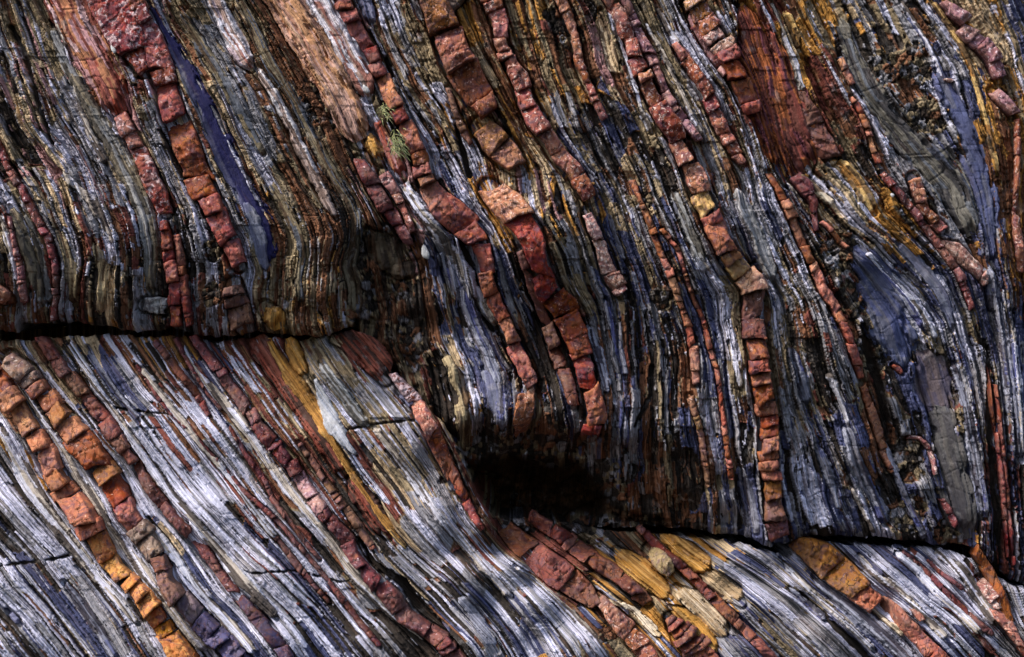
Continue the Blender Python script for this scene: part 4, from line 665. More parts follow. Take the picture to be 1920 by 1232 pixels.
def rock(key, c1, c2, c3=None, lichen=0.0, lc=(200,180,178), lsc=26, grain=.55, crack=.7, rough=.72, sc=1.0, streak=.35):
    m, nt, bs = new_mat('rock_'+key)
    geo = node(nt, 'ShaderNodeNewGeometry'); pos = geo.outputs['Position']
    c1, c2 = lin(c1), lin(c2); c3 = lin(c3) if c3 else c1*.45
    red = c1[0] > c1[2]*1.6
    if red: c1, c2, c3 = [np.array(v)*.93+.07*np.array([v.mean()*1.15, v.mean()*.9, v.mean()*.98]) for v in (c1, c2, c3)]
    n1 = noise(nt, pos, 5.5*sc, 5, .62, .6); n2 = noise(nt, pos, 19*sc, 6, .65, .3); n3 = noise(nt, pos, 95, 5, .7)
    mp = node(nt, 'ShaderNodeMapping'); mp.inputs['Rotation'].default_value = (0, math.radians(-28), 0); mp.inputs['Scale'].default_value = (34, 20, 4.5)
    nt.links.new(pos, mp.inputs[0]); ns = noise(nt, mp.outputs[0], 1.0, 4, .6, .3)
    c = mixc(nt, ramp(nt, n1, .42, .58), c1, c2)
    c = mixc(nt, ramp(nt, n2, .50, .66, 0, .85), c, c3)
    if red:
        n4 = noise(nt, pos, 11*sc, 5, .62, .9); c = mixc(nt, ramp(nt, n4, .50, .62, 0, .7), c, (.10, .045, .065))
        n5 = noise(nt, pos, 8.3*sc, 5, .65, .7); c = mixc(nt, ramp(nt, n5, .58, .72, 0, .55), c, (.42, .16, .055)); n6 = noise(nt, pos, 14*sc, 6, .7, .5); c = mixc(nt, ramp(nt, n6, .60, .72, 0, .5), c, (.50, .33, .26))
    oi = node(nt, 'ShaderNodeObjectInfo'); hs = node(nt, 'ShaderNodeHueSaturation')
    nt.links.new(ramp(nt, oi.outputs['Random'], 0, 1, .488, .520), hs.inputs['Hue'])
    mm = node(nt, 'ShaderNodeMath', operation='MULTIPLY', i_1=7.31); nt.links.new(oi.outputs['Random'], mm.inputs[0])
    fr = node(nt, 'ShaderNodeMath', operation='FRACT'); nt.links.new(mm.outputs[0], fr.inputs[0])
    nt.links.new(ramp(nt, fr.outputs[0], 0, 1, .6, 1.2), hs.inputs['Value']); nt.links.new(ramp(nt, fr.outputs[0], 1, 0, .9, 1.15), hs.inputs['Saturation'])
    nt.links.new(c, hs.inputs['Color']); c = hs.outputs[0]
    c = mixc(nt, ramp(nt, ns, .5, .68, 0, streak), c, mixc(nt, 1.0, c, (.35, .3, .3), 'MULTIPLY'))
    c = mixc(nt, ramp(nt, n3, .48, .72, 0, .6), c, mixc(nt, 1.0, c, (.45, .42, .42), 'MULTIPLY'))
    if lichen > 0:
        nl = noise(nt, pos, lsc, 9, .72, .5); th = .64-.22*lichen
        c = mixc(nt, ramp(nt, nl, th, th+.05, 0, .9), c, lin(lc))
    ng = noise(nt, pos, 1.6, 5, .65, .5); c = mixc(nt, ramp(nt, ng, .5, .68, 0, .45), c, (.15, .105, .075))
    h = n2
    if crack > 0:
        dp = node(nt, 'ShaderNodeVectorMath', operation='ADD'); sc_ = node(nt, 'ShaderNodeVectorMath', operation='SCALE')
        nn = nt.nodes.new('ShaderNodeTexNoise'); nn.inputs['Scale'].default_value = 9; nt.links.new(pos, nn.inputs['Vector'])
        nt.links.new(nn.outputs['Color'], sc_.inputs[0]); sc_.inputs['Scale'].default_value = .9
        m3 = node(nt, 'ShaderNodeMapping'); m3.inputs['Rotation'].default_value = (0, math.radians(-24), 0); m3.inputs['Scale'].default_value = (9, 6, 4)
        nt.links.new(pos, m3.inputs[0]); nt.links.new(m3.outputs[0], dp.inputs[0]); nt.links.new(sc_.outputs[0], dp.inputs[1])
        vo = node(nt, 'ShaderNodeTexVoronoi', feature='DISTANCE_TO_EDGE'); vo.inputs['Scale'].default_value = 1.0; nt.links.new(dp.outputs[0], vo.inputs['Vector'])
        cr0 = ramp(nt, vo.outputs[0], 0.0, .03); mk = ramp(nt, n1, .5, .56)
        mx_ = node(nt, 'ShaderNodeMath', operation='MAXIMUM'); nt.links.new(cr0, mx_.inputs[0]); nt.links.new(mk, mx_.inputs[1]); cr = mx_.outputs[0]
        c = mixc(nt, cr, mixc(nt, crack, c, (.02, .014, .012)), c)
    nt.links.new(c, bs.inputs['Base Color'])
    nt.links.new(ramp(nt, n2, .3, .7, rough-.12, rough+.12), bs.inputs['Roughness']); bs.inputs['Specular IOR Level'].default_value = .35
    b = bump(nt, n2, .5*grain, .012); b = bump(nt, ns, .8*grain, .012, b); b = bump(nt, n3, .7*grain, .004, b)
    if crack > 0: b = bump(nt, cr, .8, .012, b)
    nt.links.new(b, bs.inputs['Normal']); MATS[key] = m
rock('pinkred',(150,74,72),(122,56,58),(188,120,112),.35,(214,190,190))
rock('lichen',(156,76,56),(146,92,100),(120,52,40),.85,(204,180,184),30,1.2)
rock('lichenred',(144,58,46),(124,54,56),(172,84,46),.5,(204,176,176),13,1.1)
rock('lichenwhite',(176,150,150),(150,116,112),(120,90,70),.95,(214,208,212),24,1.2)
rock('red',(138,50,40),(114,42,42),(160,76,48),.1,(190,150,140))
rock('rustred',(154,70,42),(126,50,44),(180,96,52),.18,(206,160,142))
rock('rustdark',(106,56,42),(88,46,40),(126,74,50),.1)
rock('rustpale',(178,100,66),(148,76,54),(208,150,118),.35,(214,178,160))
rock('rustblock',(150,84,48),(128,74,60),(178,116,72),.28,(206,160,142),20,1.1,.75,.72,1,.7)
rock('brownred',(112,66,48),(96,56,44),(128,84,58),.1)
rock('pinktan',(190,132,98),(164,104,100),(210,168,118),.45,(216,192,184),22,1.1)
rock('pinkrust',(160,82,56),(138,66,66),(186,118,90),.38,(218,190,178))
rock('pinkpale',(178,124,112),(150,86,84),(204,166,148),.5,(222,200,190))
rock('pinkpurple',(146,98,112),(160,104,100),(186,140,130),.35,(214,190,196))
rock('copper',(186,110,78),(158,84,60),(206,142,112),.1,(220,180,150))
rock('coppertan',(156,112,80),(128,88,62),(180,140,108),.1)
rock('ochreblock',(204,150,78),(164,108,56),(206,164,104),.2,(214,190,150))
rock('orangepink',(204,130,82),(166,92,68),(212,166,134),.35,(222,190,166))
rock('orangebrown',(162,92,40),(140,76,44),(186,120,54),.08)
rock('orangered',(170,82,44),(134,58,54),(192,106,54),.08)
rock('orangelichen',(168,104,54),(140,84,80),(190,138,84),.45,(206,176,176))
rock('redslab',(132,72,62),(114,66,72),(158,94,62),.2,(176,140,136),16,1.1,.8,.75,.7,.8)
rock('maroon',(112,44,42),(88,38,44),(130,62,54),.18,(190,160,162))
rock('maroonblue',(84,52,66),(58,56,92),(110,62,60),.06)
rock('redbrown',(132,62,48),(108,52,48),(150,84,64),.15,(176,140,128))
rock('redrough',(130,64,52),(110,56,50),(150,88,68),.28,(180,150,140),36,1.6,.8)
rock('redchip',(130,60,44),(104,50,44),(164,88,50),.1)
rock('rustbrown',(120,74,54),(104,64,50),(140,94,70),.15,(170,140,124))
rock('greyrust',(138,112,100),(118,84,70),(160,136,124),.3,(180,164,156))
rock('rustorange',(176,98,56),(156,82,52),(196,124,80),.14,(208,170,146),20,.8,.45)
rock('orange',(204,122,46),(178,92,40),(224,158,84),.1,(228,190,140),20,.9,.55)
rock('purpleblock',(104,84,88),(92,74,92),(124,104,100),.2,(150,136,146))
rock('bluepurple',(72,66,98),(66,64,104),(104,76,80),.12,(140,130,150))
rock('ochre',(196,146,68),(176,122,60),(212,176,112),.12,(220,196,150),22,1.2,.5,.75,1,.8)
rock('wedge',(116,96,76),(98,80,70),(132,110,92),.2,(180,160,150),24,1,.4,.8,1,.8)
rock('bluegrey',(116,116,146),(136,126,144),(96,92,120),.3,(176,172,190))
rock('white',(206,200,206),(190,182,184),(158,140,130),.3,(224,222,228),26,1,.3,.75,1,.6)
rock('whitegrey',(196,198,204),(178,180,184),(150,148,140),.2,(214,214,220),26,.6,.3,.7,1,.5)
rock('palestripe',(160,160,158),(112,110,116),(190,188,188),.2,(200,200,200),26,1,.3,.7,1,.9)
rock('boulder',(168,142,94),(142,116,80),(150,130,110),.2,(190,170,140),26,1.3,.3)
rock('creamrock',(198,170,134),(182,150,110),(160,130,104),.3,(214,196,176),20,1.2,.3,.78,1,.6)
rock('browntone',(104,90,70),(90,66,50),(116,100,80),.05,(150,130,110),26,1.1,.9)
rock('bluedeep',(62,60,108),(44,44,92),(98,98,132),0,grain=.35,crack=0,rough=.55,sc=.5,streak=.5)
rock('bluefacet',(104,108,134),(88,92,128),(140,142,154),0,grain=.5,crack=0,rough=.6,sc=.6,streak=.6)
rock('blueslab',(84,92,132),(98,102,134),(112,112,122),.12,(150,154,176),30,grain=.7,crack=.25,rough=.6,sc=.6,streak=.75)
rock('purpleslab',(70,66,92),(84,78,92),(92,80,76),0,grain=.7,crack=.2,rough=.65,sc=.6,streak=.5)
rock('oliveslab',(96,94,90),(84,84,90),(112,108,100),.2,(140,140,150),30,grain=.8,crack=.2,rough=.7,sc=.7,streak=.5)
rock('greyslab',(112,112,112),(92,94,104),(126,120,108),.15,(156,158,164),30,grain=.8,crack=.35,rough=.7,sc=.6,streak=.7)
rock('paleslab',(172,172,178),(150,150,152),(188,184,180),.2,(206,206,214),30,grain=.7,crack=.2,sc=.7,streak=.7)
rock('greyrib',(136,136,136),(122,120,116),(150,148,144),.15,(180,180,182),30,grain=.8,crack=.15,sc=.7,streak=.6)
rock('oliverib',(120,108,84),(104,96,80),(134,122,100),.1,(160,150,136),30,grain=.8,crack=.15,sc=.7,streak=.7)
rock('tanrib',(148,130,100),(122,110,92),(168,148,112),.1,(180,168,150),30,grain=.8,crack=.15,sc=.7,streak=.7)

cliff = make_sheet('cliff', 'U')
shelf = make_sheet('rock_shelf', 'L')

# ------------------------------------------------------------------ beds made of blocks
rng = np.random.default_rng(7)
PARTLABEL = {'ochreblock': 'golden tan block', 'orangepink': 'orange pink block', 'orangebrown': 'orange brown block', 'bluepurple': 'purple blue block', 'purpleblock': 'dull purple block', 'greyrust': 'greyish pink block', 'maroonblue': 'maroon and blue piece'}
def mat_at(spec, y):
    if isinstance(spec, str): return spec
    r = spec[0][1]
    for y0, k in spec:
        if y >= y0: r = k
    return r
def block_mesh(Px, Py, W, hgt, tilt, mass, smooth, seed, nu, nv, skew, end0, end1, org):
    """Px,Py,W: functions of u in 0..1 ; returns verts, quads"""
    u = np.linspace(0, 1, nu)[:, None]; v = np.linspace(-1, 1, nv)[None, :]
    R = np.random.default_rng(seed)
    uu = np.clip(u, 0, 1)*np.ones_like(v); vv = v*np.ones_like(u)
    L = math.hypot(Px(1.0)-Px(0.0), Py(1.0)-Py(0.0))+1e-6
    us = uu+skew*vv*(1-np.abs(2*uu-1)*0.0)
    cx = Px(us); cy = Py(us); ds = .02
    tx = Px(us+ds)-Px(us-ds); ty = Py(us+ds)-Py(us-ds); n = np.hypot(tx, ty)+1e-9; tx /= n; ty /= n
    wd = W(us)/2
    # rounded plan for slabs
    if smooth:
        taper = 1.0
    else: taper = 1.0
    off = vv*wd*taper
    nx_, ny_ = -ty, tx
    if smooth: nx_, ny_ = ny_*0+1.0, ny_*0
    x = cx+off*nx_*(-1 if not smooth else 1); y = cy+off*ny_*(-1 if not smooth else 1)
    if not smooth: x = cx-off*(-ty)*-1; y = cy-off*(tx)*-1
    jit = min(3.2, .5+.06*float(np.mean(wd))*2)
    edge = np.maximum(np.abs(vv), np.abs(2*uu-1))
    sc_ = max(6., .6*float(np.mean(wd))*2)
    x = x+((fbm(x/sc_+seed, y/sc_, 3)-.5)*3.2*jit+(vn(x/2.6, y/2.6, 5)-.5)*1.2)*sst(.2, 1, np.abs(vv)); y = y+((fbm(x/sc_, y/sc_+seed, 4)-.5)*3.2*jit+(vn(x/2.6, y/2.6, 6)-.5)*1.2)*sst(.2, 1, np.abs(2*uu-1))
    du = np.minimum(uu, 1-uu)*L; dv = (1-np.abs(vv))*wd
    # faceted front: lowest of a few tilted planes
    pu = (uu-.5)*L; pv = vv*wd
    top = hgt+tilt*(uu-.4)*1.0+R.normal(0, .10)*pv
    if not smooth and R.random() < .75 and L > 9 and float(np.mean(wd)) > 9:   # sloping upper face, then the front face
        u0 = R.uniform(.12, .45); sk = R.normal(0, .15); A = R.uniform(.35, .9)*u0*L
        top = top-A*np.clip(1-(uu+sk*vv)/u0, 0, 1.2)
    if not smooth and R.random() < .5:              # chipped flank
        v0 = R.uniform(.3, .8); top = top-R.uniform(.6, 1.6)*np.maximum(0, (vv if R.random() < .65 else -vv)-v0)*wd
    if not smooth:
        for k in range(3):
            a = R.uniform(0, 2*math.pi); s = R.uniform(.12, .5); offp = R.uniform(.25, .8)*min(L, wd.mean()*2)*.5
            top = np.minimum(top, hgt+tilt*.4+s*(offp-(math.cos(a)*pu+math.sin(a)*pv))+1)
        lu = pu+x*0; lv = pv
        top += (cell(lu/16+seed, lv/9, seed % 97)[0]-.5)*min(6, 1.5+.12*wd.mean()*2)+(cell(lu/6, lv/4, seed % 89)[0]-.5)*1.6+(fbm(x/12, y/12, 7)-.5)*1.6+(vn(x/3, y/3, 8)-.5)*.5
        bev = R.uniform(1.0, 2.4)
        top -= 4.0*(1-np.clip(np.minimum(du+.6, dv)/bev, 0, 1))**2
        # hairline splits across and along the block
        for k in range(int(L/20)+(R.random() < .5)):
            cu = R.uniform(-.45, .45)*L; sk = R.normal(0, .35); ln = pu-cu-sk*pv-(vn(pv/4, pv*0, seed+k)-.5)*3
            top -= R.uniform(1.5, 4)*np.exp(-(ln/.9)**2); top += R.uniform(-2.2, 2.2)*sst(-.5, .5, ln)
        if wd.mean() > 9 and R.random() < .6:
            cv = R.uniform(-.5, .5)*wd.mean(); ln = pv-cv-R.normal(0, .12)*pu-(vn(pu/7, pu*0, seed+9)-.5)*5
            top -= R.uniform(1.5, 4)*np.exp(-(ln/.9)**2); top += R.uniform(-3, 3)*sst(-.5, .5, ln)
    else:
        top += (fbm(x/22, y/40, 7)-.5)*7+(fbm(x/5, y/14, 9)-.5)*1.6
        bev = np.minimum(9, wd*.7)
        top -= 9*(1-np.clip(np.minimum(du, dv)/bev, 0, 1))**2
    dm = MAC[mass](x, y)
    P = world(x, y, dm, top)
    # skirts into the cliff
    back = world(x, y, dm, top*0-46)
    G = np.zeros((nu+2, nv+2, 3)); G[1:-1, 1:-1] = P
    G[0, 1:-1] = back[0]; G[-1, 1:-1] = back[-1]; G[1:-1, 0] = back[:, 0]; G[1:-1, -1] = back[:, -1]
    G[0, 0] = back[0, 0]; G[0, -1] = back[0, -1]; G[-1, 0] = back[-1, 0]; G[-1, -1] = back[-1, -1]
    V = G.reshape(-1, 3)-org
    n2 = nv+2; a = (np.arange(nu+1)[:, None]*n2+np.arange(nv+1)[None, :]).reshape(-1)
    return V, np.stack([a, a+n2, a+n2+1, a+1], 1)
def put_mesh(name, V, Q, mat, parent=None, smooth=True):
    me = bpy.data.meshes.new(name); me.from_pydata(V.tolist(), [], Q.tolist())
    me.polygons.foreach_set('use_smooth', np.full(len(Q), smooth)); me.materials.append(mat)
    o = bpy.data.objects.new(name, me); COL.objects.link(o)
    if parent is not None: o.parent = parent
    return o
SLABCOL = {
 'lichen': [(166,98,88),(200,168,170),(146,68,50),(176,120,88),(122,66,56),(186,142,144)], 'pinktan': [(192,142,112),(208,172,140),(160,106,100),(178,122,70),(196,160,160)], 'lichenwhite': [(214,206,214),(190,170,178),(150,104,94),(224,220,230),(176,150,140)],
 'browntone': [(104,90,72),(90,70,54),(118,104,86),(76,64,54)], 'ochre': [(202,148,70),(182,128,58),(212,172,110),(128,92,56)], 'creamrock': [(190,168,136),(176,146,106),(204,190,170),(130,108,86)],
 'redslab': [(130,68,58),(112,64,74),(160,92,54),(100,56,50)], 'redrough': [(128,62,48),(104,54,46),(146,84,68),(80,56,48)], 'bluegrey': [(116,118,150),(138,138,160),(92,92,122)],
 'bluedeep': [(60,60,102),(52,52,94)], 'bluefacet': [(112,114,132),(94,96,122),(138,140,150)], 'blueslab': [(74,80,116),(84,88,112),(98,96,98),(66,72,112)],
 'purpleslab': [(72,66,84),(84,76,84),(92,78,72),(60,60,86)], 'oliveslab': [(80,78,76),(68,68,76),(90,86,82),(60,56,60)], 'greyslab': [(100,104,112),(82,86,100),(112,108,100),(66,64,66)],
 'paleslab': [(176,176,182),(150,150,152),(192,190,190),(120,116,108)], 'greyrib': [(128,128,130),(112,110,106),(154,152,150),(84,78,70),(130,118,98)],
 'oliverib': [(118,106,84),(102,94,78),(132,120,98),(88,92,102),(84,68,52)], 'tanrib': [(148,130,100),(122,110,92),(172,154,120),(96,76,56)], 'whitegrey': [(196,198,208),(178,180,188),(160,158,152)],
 'W': [(212,212,228),(202,202,220),(190,190,202),(176,166,156),(88,80,76)], 'L': [(82,86,132),(90,94,126),(116,118,134),(150,152,168),(64,62,74)], 'T': [(204,182,148),(184,160,128),(216,200,176),(120,100,80)],
 'G': [(140,140,140),(122,120,118),(168,168,170),(90,86,80)], 'Y': [(190,140,72),(168,120,64),(206,170,110),(112,88,60)],
 'white': [(222,218,222),(208,202,206),(170,150,142),(110,92,84)]}
SMOOTHNESS = {'browntone': .6, 'lichen': .75, 'pinktan': .55, 'lichenwhite': .7, 'redslab': .6, 'creamrock': .55, 'ochre': .55, 'bluegrey': .5, 'bluedeep': .1, 'bluefacet': .2, 'blueslab': .4, 'purpleslab': .4, 'oliveslab': .44, 'greyslab': .65, 'greyrib': .62, 'oliverib': .6, 'tanrib': .6, 'paleslab': .5, 'whitegrey': .35}
def slab(mass, key, pts, hgt, name, label, cat, seed):
    P = np.array(pts, float); seg = np.hypot(np.diff(P[:, 0]), np.diff(P[:, 1])); cum = np.concatenate([[0], np.cumsum(seg)]); T = cum[-1]
    q = np.arange(0, T+1.7, 1.7); k = np.exp(-.5*(np.arange(-9, 10)/4.)**2); k /= k.sum()
    f = lambda a: np.convolve(np.pad(np.interp(q, cum, a), 9, mode='reflect', reflect_type='odd'), k, 'valid')
    cx, cy, cw = f(P[:, 0]), f(P[:, 1]), np.maximum(f(P[:, 2]), 1.5)
    tx, ty = np.gradient(cx), np.gradient(cy); n = np.hypot(tx, ty); tx /= n; ty /= n
    big = min(1., 12/cw.max()*1.6)
    wl = cw/2*(1+.5*big*(fbm(q/26, q*0+seed, 3)-.5)*2)+(fbm(q/5, q*0+seed, 4)-.5)*3.0; wr = cw/2*(1+.5*big*(fbm(q/26, q*0+seed+50, 3)-.5)*2)+(fbm(q/5, q*0+seed+50, 4)-.5)*3.0
    end = (.55+.45*np.minimum(1, np.minimum(q, T-q).clip(0)/np.maximum(6, cw*.5)))*1.18
    wl = np.maximum(wl*end, .3); wr = np.maximum(wr*end, .3)
    nv = int(np.clip(cw.max()/1.5, 6, 70)); v = np.linspace(-1, 1, nv)[None, :]
    off = np.where(v < 0, v*wl[:, None], v*wr[:, None])
    x = cx[:, None]+off*(ty[:, None]); y = cy[:, None]-off*(tx[:, None])
    S, t = bedding(x, y, mass); am = SMOOTHNESS.get(key, .8)*(1.0 if mass == 'U' else .7)
    rel, ids = laminae(S, t, am)
    pal = np.array([lin(c) for c in SLABCOL[key]]); np_ = len(pal)
    r = h2(ids[10.5][1], np.floor(t/90+h2(ids[10.5][1], ids[10.5][1]*0, 3)*9), 201); r2 = h2(ids[5.2][1], np.floor(t/60+h2(ids[5.2][1], ids[5.2][1]*0, 4)*9), 202)
    ci = np.clip((np.where(r2 < .5, r, r2)*np_).astype(int), 0, np_-1); colr = pal[ci]
    if SMOOTHNESS.get(key, 1) < .6:
        n1 = fbm(x/40, y/60, 203)[..., None]; n2 = fbm(x/14, y/30, 205)[..., None]
        colr = .45*colr+.55*(pal[0]*n1*1.0+pal[1]*(1-n1)); colr = colr*(.75+.5*n2)
    if key == 'bluedeep':
        m = sst(-.12, .0, v+.18*np.ones_like(x))[..., None]; colr = lin((70,70,98))*(1-m)+lin((24,24,68))*m  # paler left half, darker right: light on two facets put into the colour
        colr = colr*(.7+.6*fbm(S/9, t/40, 221)[..., None])
        rel += np.where(v < -.12, (-.12-v)*9, 0)
    d = np.minimum(np.minimum(off+wl[:, None], wr[:, None]-off), np.minimum(q, T-q)[:, None]*1.0)
    hw = np.maximum(cw/2, 3)[:, None]; en = np.minimum(q, T-q)[:, None]/np.maximum(hw*1.3, 10)
    rag = (fbm(S/7, t/26, 211, 3)-.5)*1.3+(h2(ids[10.5][1], ids[10.5][1]*0, 212)-.5)*.5
    dip = sst(.58, 1.05, np.abs(v)+rag*(.45+.4*float(cw.max() > 40)))+sst(.9, .15, en+rag*.8)
    top = hgt+rel*.8+(fbm(x/22, y/40, 7)-.5)*6-17*np.minimum(dip, 1.15)+(fbm(x/4, y/7, 9)-.5)*2*am
    jx = cell(S/40, t/55, 111); top -= 3*am*np.exp(-(jx[1]/.035)**2)
    dm = MAC[mass](x, y); A = world(x, y, dm, top); B = world(x, y, dm, top*0-40)
    G = np.concatenate([B[:1], A, B[-1:]]); G = np.concatenate([np.concatenate([B[:1, :1], B[:, :1], B[-1:, :1]]), G, np.concatenate([B[:1, -1:], B[:, -1:], B[-1:, -1:]])], 1)
    pd = lambda a: np.pad(a, ((1, 1), (1, 1)), mode='edge')
    cp = np.pad(colr, ((1, 1), (1, 1), (0, 0)), mode='edge')
    c0 = P[len(P)//2]; org = world(c0[0], c0[1], float(MAC[mass](c0[0], c0[1])), 0.0)
    me = bpy.data.meshes.new(name); fill_mesh(me, G-org, nv+2, len(q)+2, cp, pd(S), pd(t))
    me.materials.append(MATS['smooth' if SMOOTHNESS.get(key, 1) < .45 else 'layer'])
    o = bpy.data.objects.new(name, me); COL.objects.link(o); o.location = org
    o['label'] = label; o['category'] = cat; o['kind'] = 'thing'
    return o
for bi, (mass, spec, blen, hgt, tilt, pts, name, label) in enumerate(BEDS):
    if isinstance(spec, str) and spec in SLABCOL:
        slab(mass, spec, pts, min(hgt-3, {'pinktan': 14, 'lichen': 9, 'lichenwhite': 10}.get(spec, 6 if mass == 'U' else 3)) if hgt > 0 else hgt, name, label, {'rock_bed': 'rock bed', 'rock_slab': 'rock slab', 'loose_stone': 'stone'}[name], bi*13); continue
    P = np.array(pts, float); seg = np.hypot(np.diff(P[:, 0]), np.diff(P[:, 1])); cum = np.concatenate([[0], np.cumsum(seg)]); T = cum[-1]
    smooth = False
    q = np.arange(0, T, 2.0)
    def sm(a, sig=1.6):
        v_ = np.interp(q, cum, a); k = np.exp(-.5*(np.arange(-6, 7)/(sig*(3.2 if smooth else 1.3)))**2); k /= k.sum()
        return np.convolve(np.pad(v_, 6, mode='reflect', reflect_type='odd'), k, 'valid')
    fx, fy, fw = sm(P[:, 0]), sm(P[:, 1]), np.maximum(sm(P[:, 2]), 2.5)
    cuts = [0.0]
    bl = blen*(1.2 if hgt >= 28 else 1.55)
    while T-cuts[-1] > bl*.75:
        cuts.append(min(T, cuts[-1]+bl*float(np.clip(math.exp(rng.normal(-.12, .42 if hgt >= 28 else .62)), .3, 2.1))))
    if T-cuts[-1] > blen*.3 or len(cuts) == 1: cuts.append(T)
    else: cuts[-1] = T
    mid = P[len(P)//2]; dmid = float(MAC[mass](mid[0], mid[1]))
    org = world(mid[0], mid[1], dmid, 0.0)
    single = len(cuts) == 2
    if single: root = None
    else:
        root = bpy.data.objects.new(name, None); COL.objects.link(root); root.location = org; root.empty_display_size = .1
        root['kind'] = 'thing'; root['label'] = label; root['category'] = {'rock_bed': 'rock bed', 'rock_slab': 'rock slab', 'loose_stone': 'stone'}[name]
    for k in range(len(cuts)-1):
        g_ = .1 if rng.random() < .6 else 1.2; a, b = cuts[k]+g_, cuts[k+1]-.1
        lo = rng.normal(0, .055)*float(fw.mean()) if not smooth else 0; wf = rng.uniform(.84, 1.12) if not smooth else 1
        dh = rng.normal(0, .24)*hgt if not smooth else 0; tl = tilt*rng.uniform(-.3, 1.9)
        Px = lambda u, a=a, b=b, lo=lo: np.interp(a+(b-a)*np.asarray(u), q, fx)+lo+np.where(np.asarray(u) > 1, (np.asarray(u)-1)*(b-a)*.45, 0)+np.where(np.asarray(u) < 0, np.asarray(u)*(b-a)*.45, 0)
        Py = lambda u, a=a, b=b: np.interp(a+(b-a)*np.asarray(u), q, fy)+np.where(np.asarray(u) > 1, (np.asarray(u)-1)*(b-a)*.85, 0)+np.where(np.asarray(u) < 0, np.asarray(u)*(b-a)*.85, 0)
        W = lambda u, a=a, b=b, wf=wf: np.interp(a+(b-a)*np.asarray(u), q, fw)*wf
        wm = float(W(.5)); nu = int(np.clip((b-a)/2.2, 4, 220)); nv = int(np.clip(wm/2.0, 4, 60))
        skew = 0 if smooth else rng.normal(0.0, .05)
        V, Q = block_mesh(Px, Py, W, hgt+dh, tl, mass, smooth, int(rng.integers(1, 9999)), nu, nv, skew, 0, 0, org)
        ym = float(Py(.5)); key = mat_at(spec, ym)
        if single:
            o = put_mesh(name, V, Q, MATS[key]); o.location = org
            o['kind'] = 'thing'; o['label'] = label; o['category'] = {'rock_bed': 'rock bed', 'rock_slab': 'rock slab', 'loose_stone': 'stone'}[name]
        else:
            pn = 'tip' if k == len(cuts)-2 else ('slice' if (b-a) < .62*wm else 'block')
            o = put_mesh(pn, V, Q, MATS[key], root)
            if key in PARTLABEL: o['label'] = PARTLABEL[key]

# ------------------------------------------------------------------ single layers standing out of the laminated rock
SNAME = {'W': ('white_layer', 'white layer'), 'L': ('slate_layer', 'slate layer'), 'T': ('cream_layer', 'cream layer'), 'G': ('grey_layer', 'grey layer'), 'Y': ('ochre_layer', 'ochre layer')}
for si, (ms, kd, rv, pts) in enumerate([q_ for q_ in SEAMS if q_[1] != 'K']):
    slab(ms, kd, pts, max(rv, -8)+3, SNAME[kd][0], SEAMLABEL[si], SNAME[kd][1], 1000+si*17)

# ------------------------------------------------------------------ grass tufts, lichen spots
def grass_tuft(cx, cy, n, spread, length, seed, label):
    R = np.random.default_rng(seed); dm = float(MAC['U'](cx, cy)); org = world(cx, cy, dm, 10.0); V = []; F = []; MI = []
    for k in range(n):
        bx = R.normal(0, spread*.35); by = R.normal(0, spread*.7); bd = R.uniform(-4, 6)
        ang = R.normal(math.radians(62), math.radians(38)); ln = length*R.uniform(.5, 1.15); out = R.uniform(5, 22)
        wb = R.uniform(.45, .8); drop = R.uniform(.1, .55)*ln; b0 = len(V); N = 5
        for i in range(N+1):
            t = i/N; px = bx+math.cos(ang)*ln*t; py = by+(-math.sin(math.pi/2-ang)*0)-math.sin(ang)*0+(math.sin(ang)*ln*.45*t)+drop*t*t; pd = bd+out*math.sin(t*1.6)
            ww = wb*(1-t)**.7+.08; nx_, nz_ = -math.sin(ang), math.cos(ang)
            for s in (-1, 1): V.append(((px+nx_*ww*s)*SC, -pd*SC, -(py+nz_*ww*s)*SC))
        for i in range(N): F.append((b0+2*i, b0+2*i+1, b0+2*i+3, b0+2*i+2)); MI.append(int(R.random() < .4))
    me = bpy.data.meshes.new('grass_tuft'); me.from_pydata(V, [], F)
    me.materials.append(MATS['grass']); me.materials.append(MATS['drygrass']); me.polygons.foreach_set('material_index', MI)
    o = bpy.data.objects.new('grass_tuft', me); COL.objects.link(o); o.location = org
    o['label'] = label; o['category'] = 'grass tuft'
for k, c_ in (('grass', (.06, .08, .02)), ('drygrass', (.22, .21, .09))):
    m, nt, bs = new_mat(k)
    g = node(nt, 'ShaderNodeNewGeometry'); n_ = noise(nt, g.outputs['Position'], 60, 3)
    nt.links.new(mixc(nt, ramp(nt, n_, .35, .65), c_, tuple(v*1.7 for v in c_)), bs.inputs['Base Color']); bs.inputs['Roughness'].default_value = .6
    MATS[k] = m
grass_tuft(744, 268, 100, 15, 27, 3, 'bushy pale green grass tuft growing beside the red bed')
grass_tuft(722, 205, 36, 12, 26, 5, 'sparse thin grass blades just above the bushy tuft')

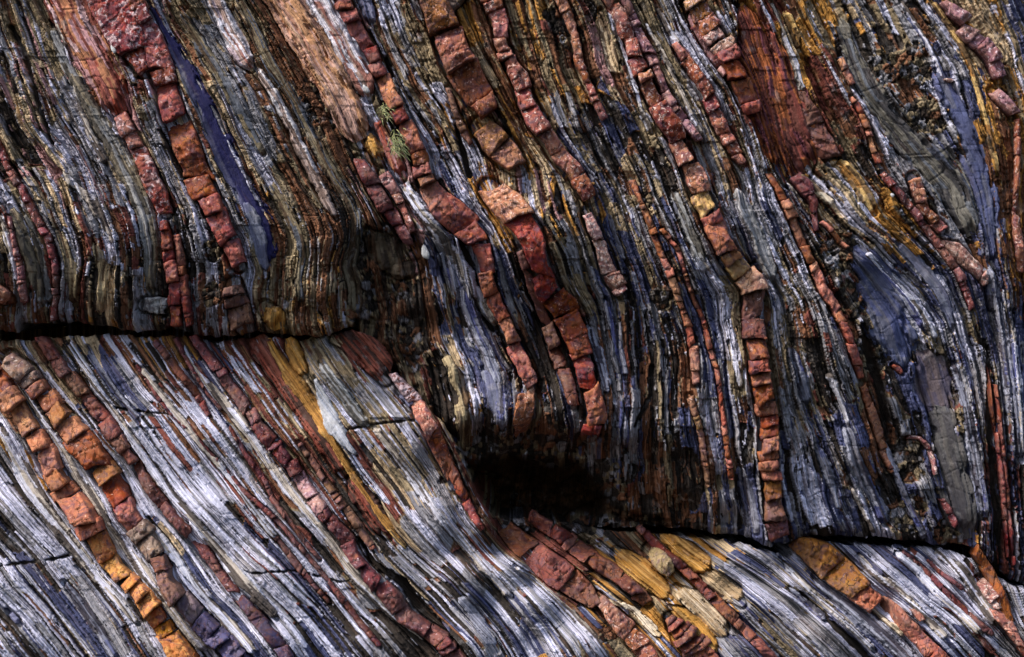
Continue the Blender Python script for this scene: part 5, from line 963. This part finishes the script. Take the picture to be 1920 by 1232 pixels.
def patch(cx, cy, rx, ry, mass, hgt, name, label, cat, mat, seed):
    n = 26; R = np.random.default_rng(seed); V = []; F = []; dm = float(MAC[mass](cx, cy)); org = world(cx, cy, dm, hgt)
    rings = [(1.0, -12), (1.0, 0), (.9, 1.6), (.55, 2.4)]; ph = R.uniform(0, 6, 4)
    for r, d in rings:
        for i in range(n):
            a = 2*math.pi*i/n; k = r*(1+.13*math.sin(2*a+ph[0])+.09*math.sin(3*a+ph[1])+.06*math.sin(5*a+ph[2]))
            x = rx*k*math.cos(a); y = ry*k*math.sin(a); V.append(((x+y*.35)*SC, -(d+R.normal(0, .25))*SC, -y*SC))
    V.append((0, -2.6*SC, 0))
    for j in range(len(rings)-1):
        for i in range(n): F.append((j*n+i, j*n+(i+1) % n, (j+1)*n+(i+1) % n, (j+1)*n+i))
    for i in range(n): F.append((3*n+i, 3*n+(i+1) % n, len(V)-1))
    me = bpy.data.meshes.new(name); me.from_pydata(V, [], F); me.polygons.foreach_set('use_smooth', np.ones(len(F), bool)); me.materials.append(MATS[mat])
    o = bpy.data.objects.new(name, me); COL.objects.link(o); o.location = org; o['label'] = label; o['category'] = cat
rock('whitespot',(226,226,226),(214,214,214),(190,186,180),.2,(236,236,236),26,.8,0,.7,1,.1)
patch(798, 474, 7, 13, 'U', 20, 'lichen_patch', 'bright white oval spot on the purple rock left of the winding red bed', 'lichen', 'whitespot', 1)
patch(216, 95, 4, 8, 'U', 20, 'lichen_patch', 'small white spot on the pink lichen-mottled bed', 'lichen', 'whitespot', 2)
patch(688, 170, 5, 8, 'U', 26, 'lichen_patch', 'white spot at the tip of the white crusted bed above the grass', 'lichen', 'whitespot', 3)
patch(1777, 152, 9, 3.5, 'U', 16, 'loose_stone', 'tiny pale pink chip stuck on the grey rock left of the curved blue column', 'stone', 'pinkpale', 4)
patch(1722, 366, 6, 6, 'U', 14, 'loose_stone', 'pale cube-like pebble in the rubble above the white-faced pink bar', 'stone', 'whitespot', 5)
patch(1671, 367, 4, 4, 'U', 12, 'loose_stone', 'tiny round white pebble beside the string of pink blocks', 'stone', 'whitespot', 6)
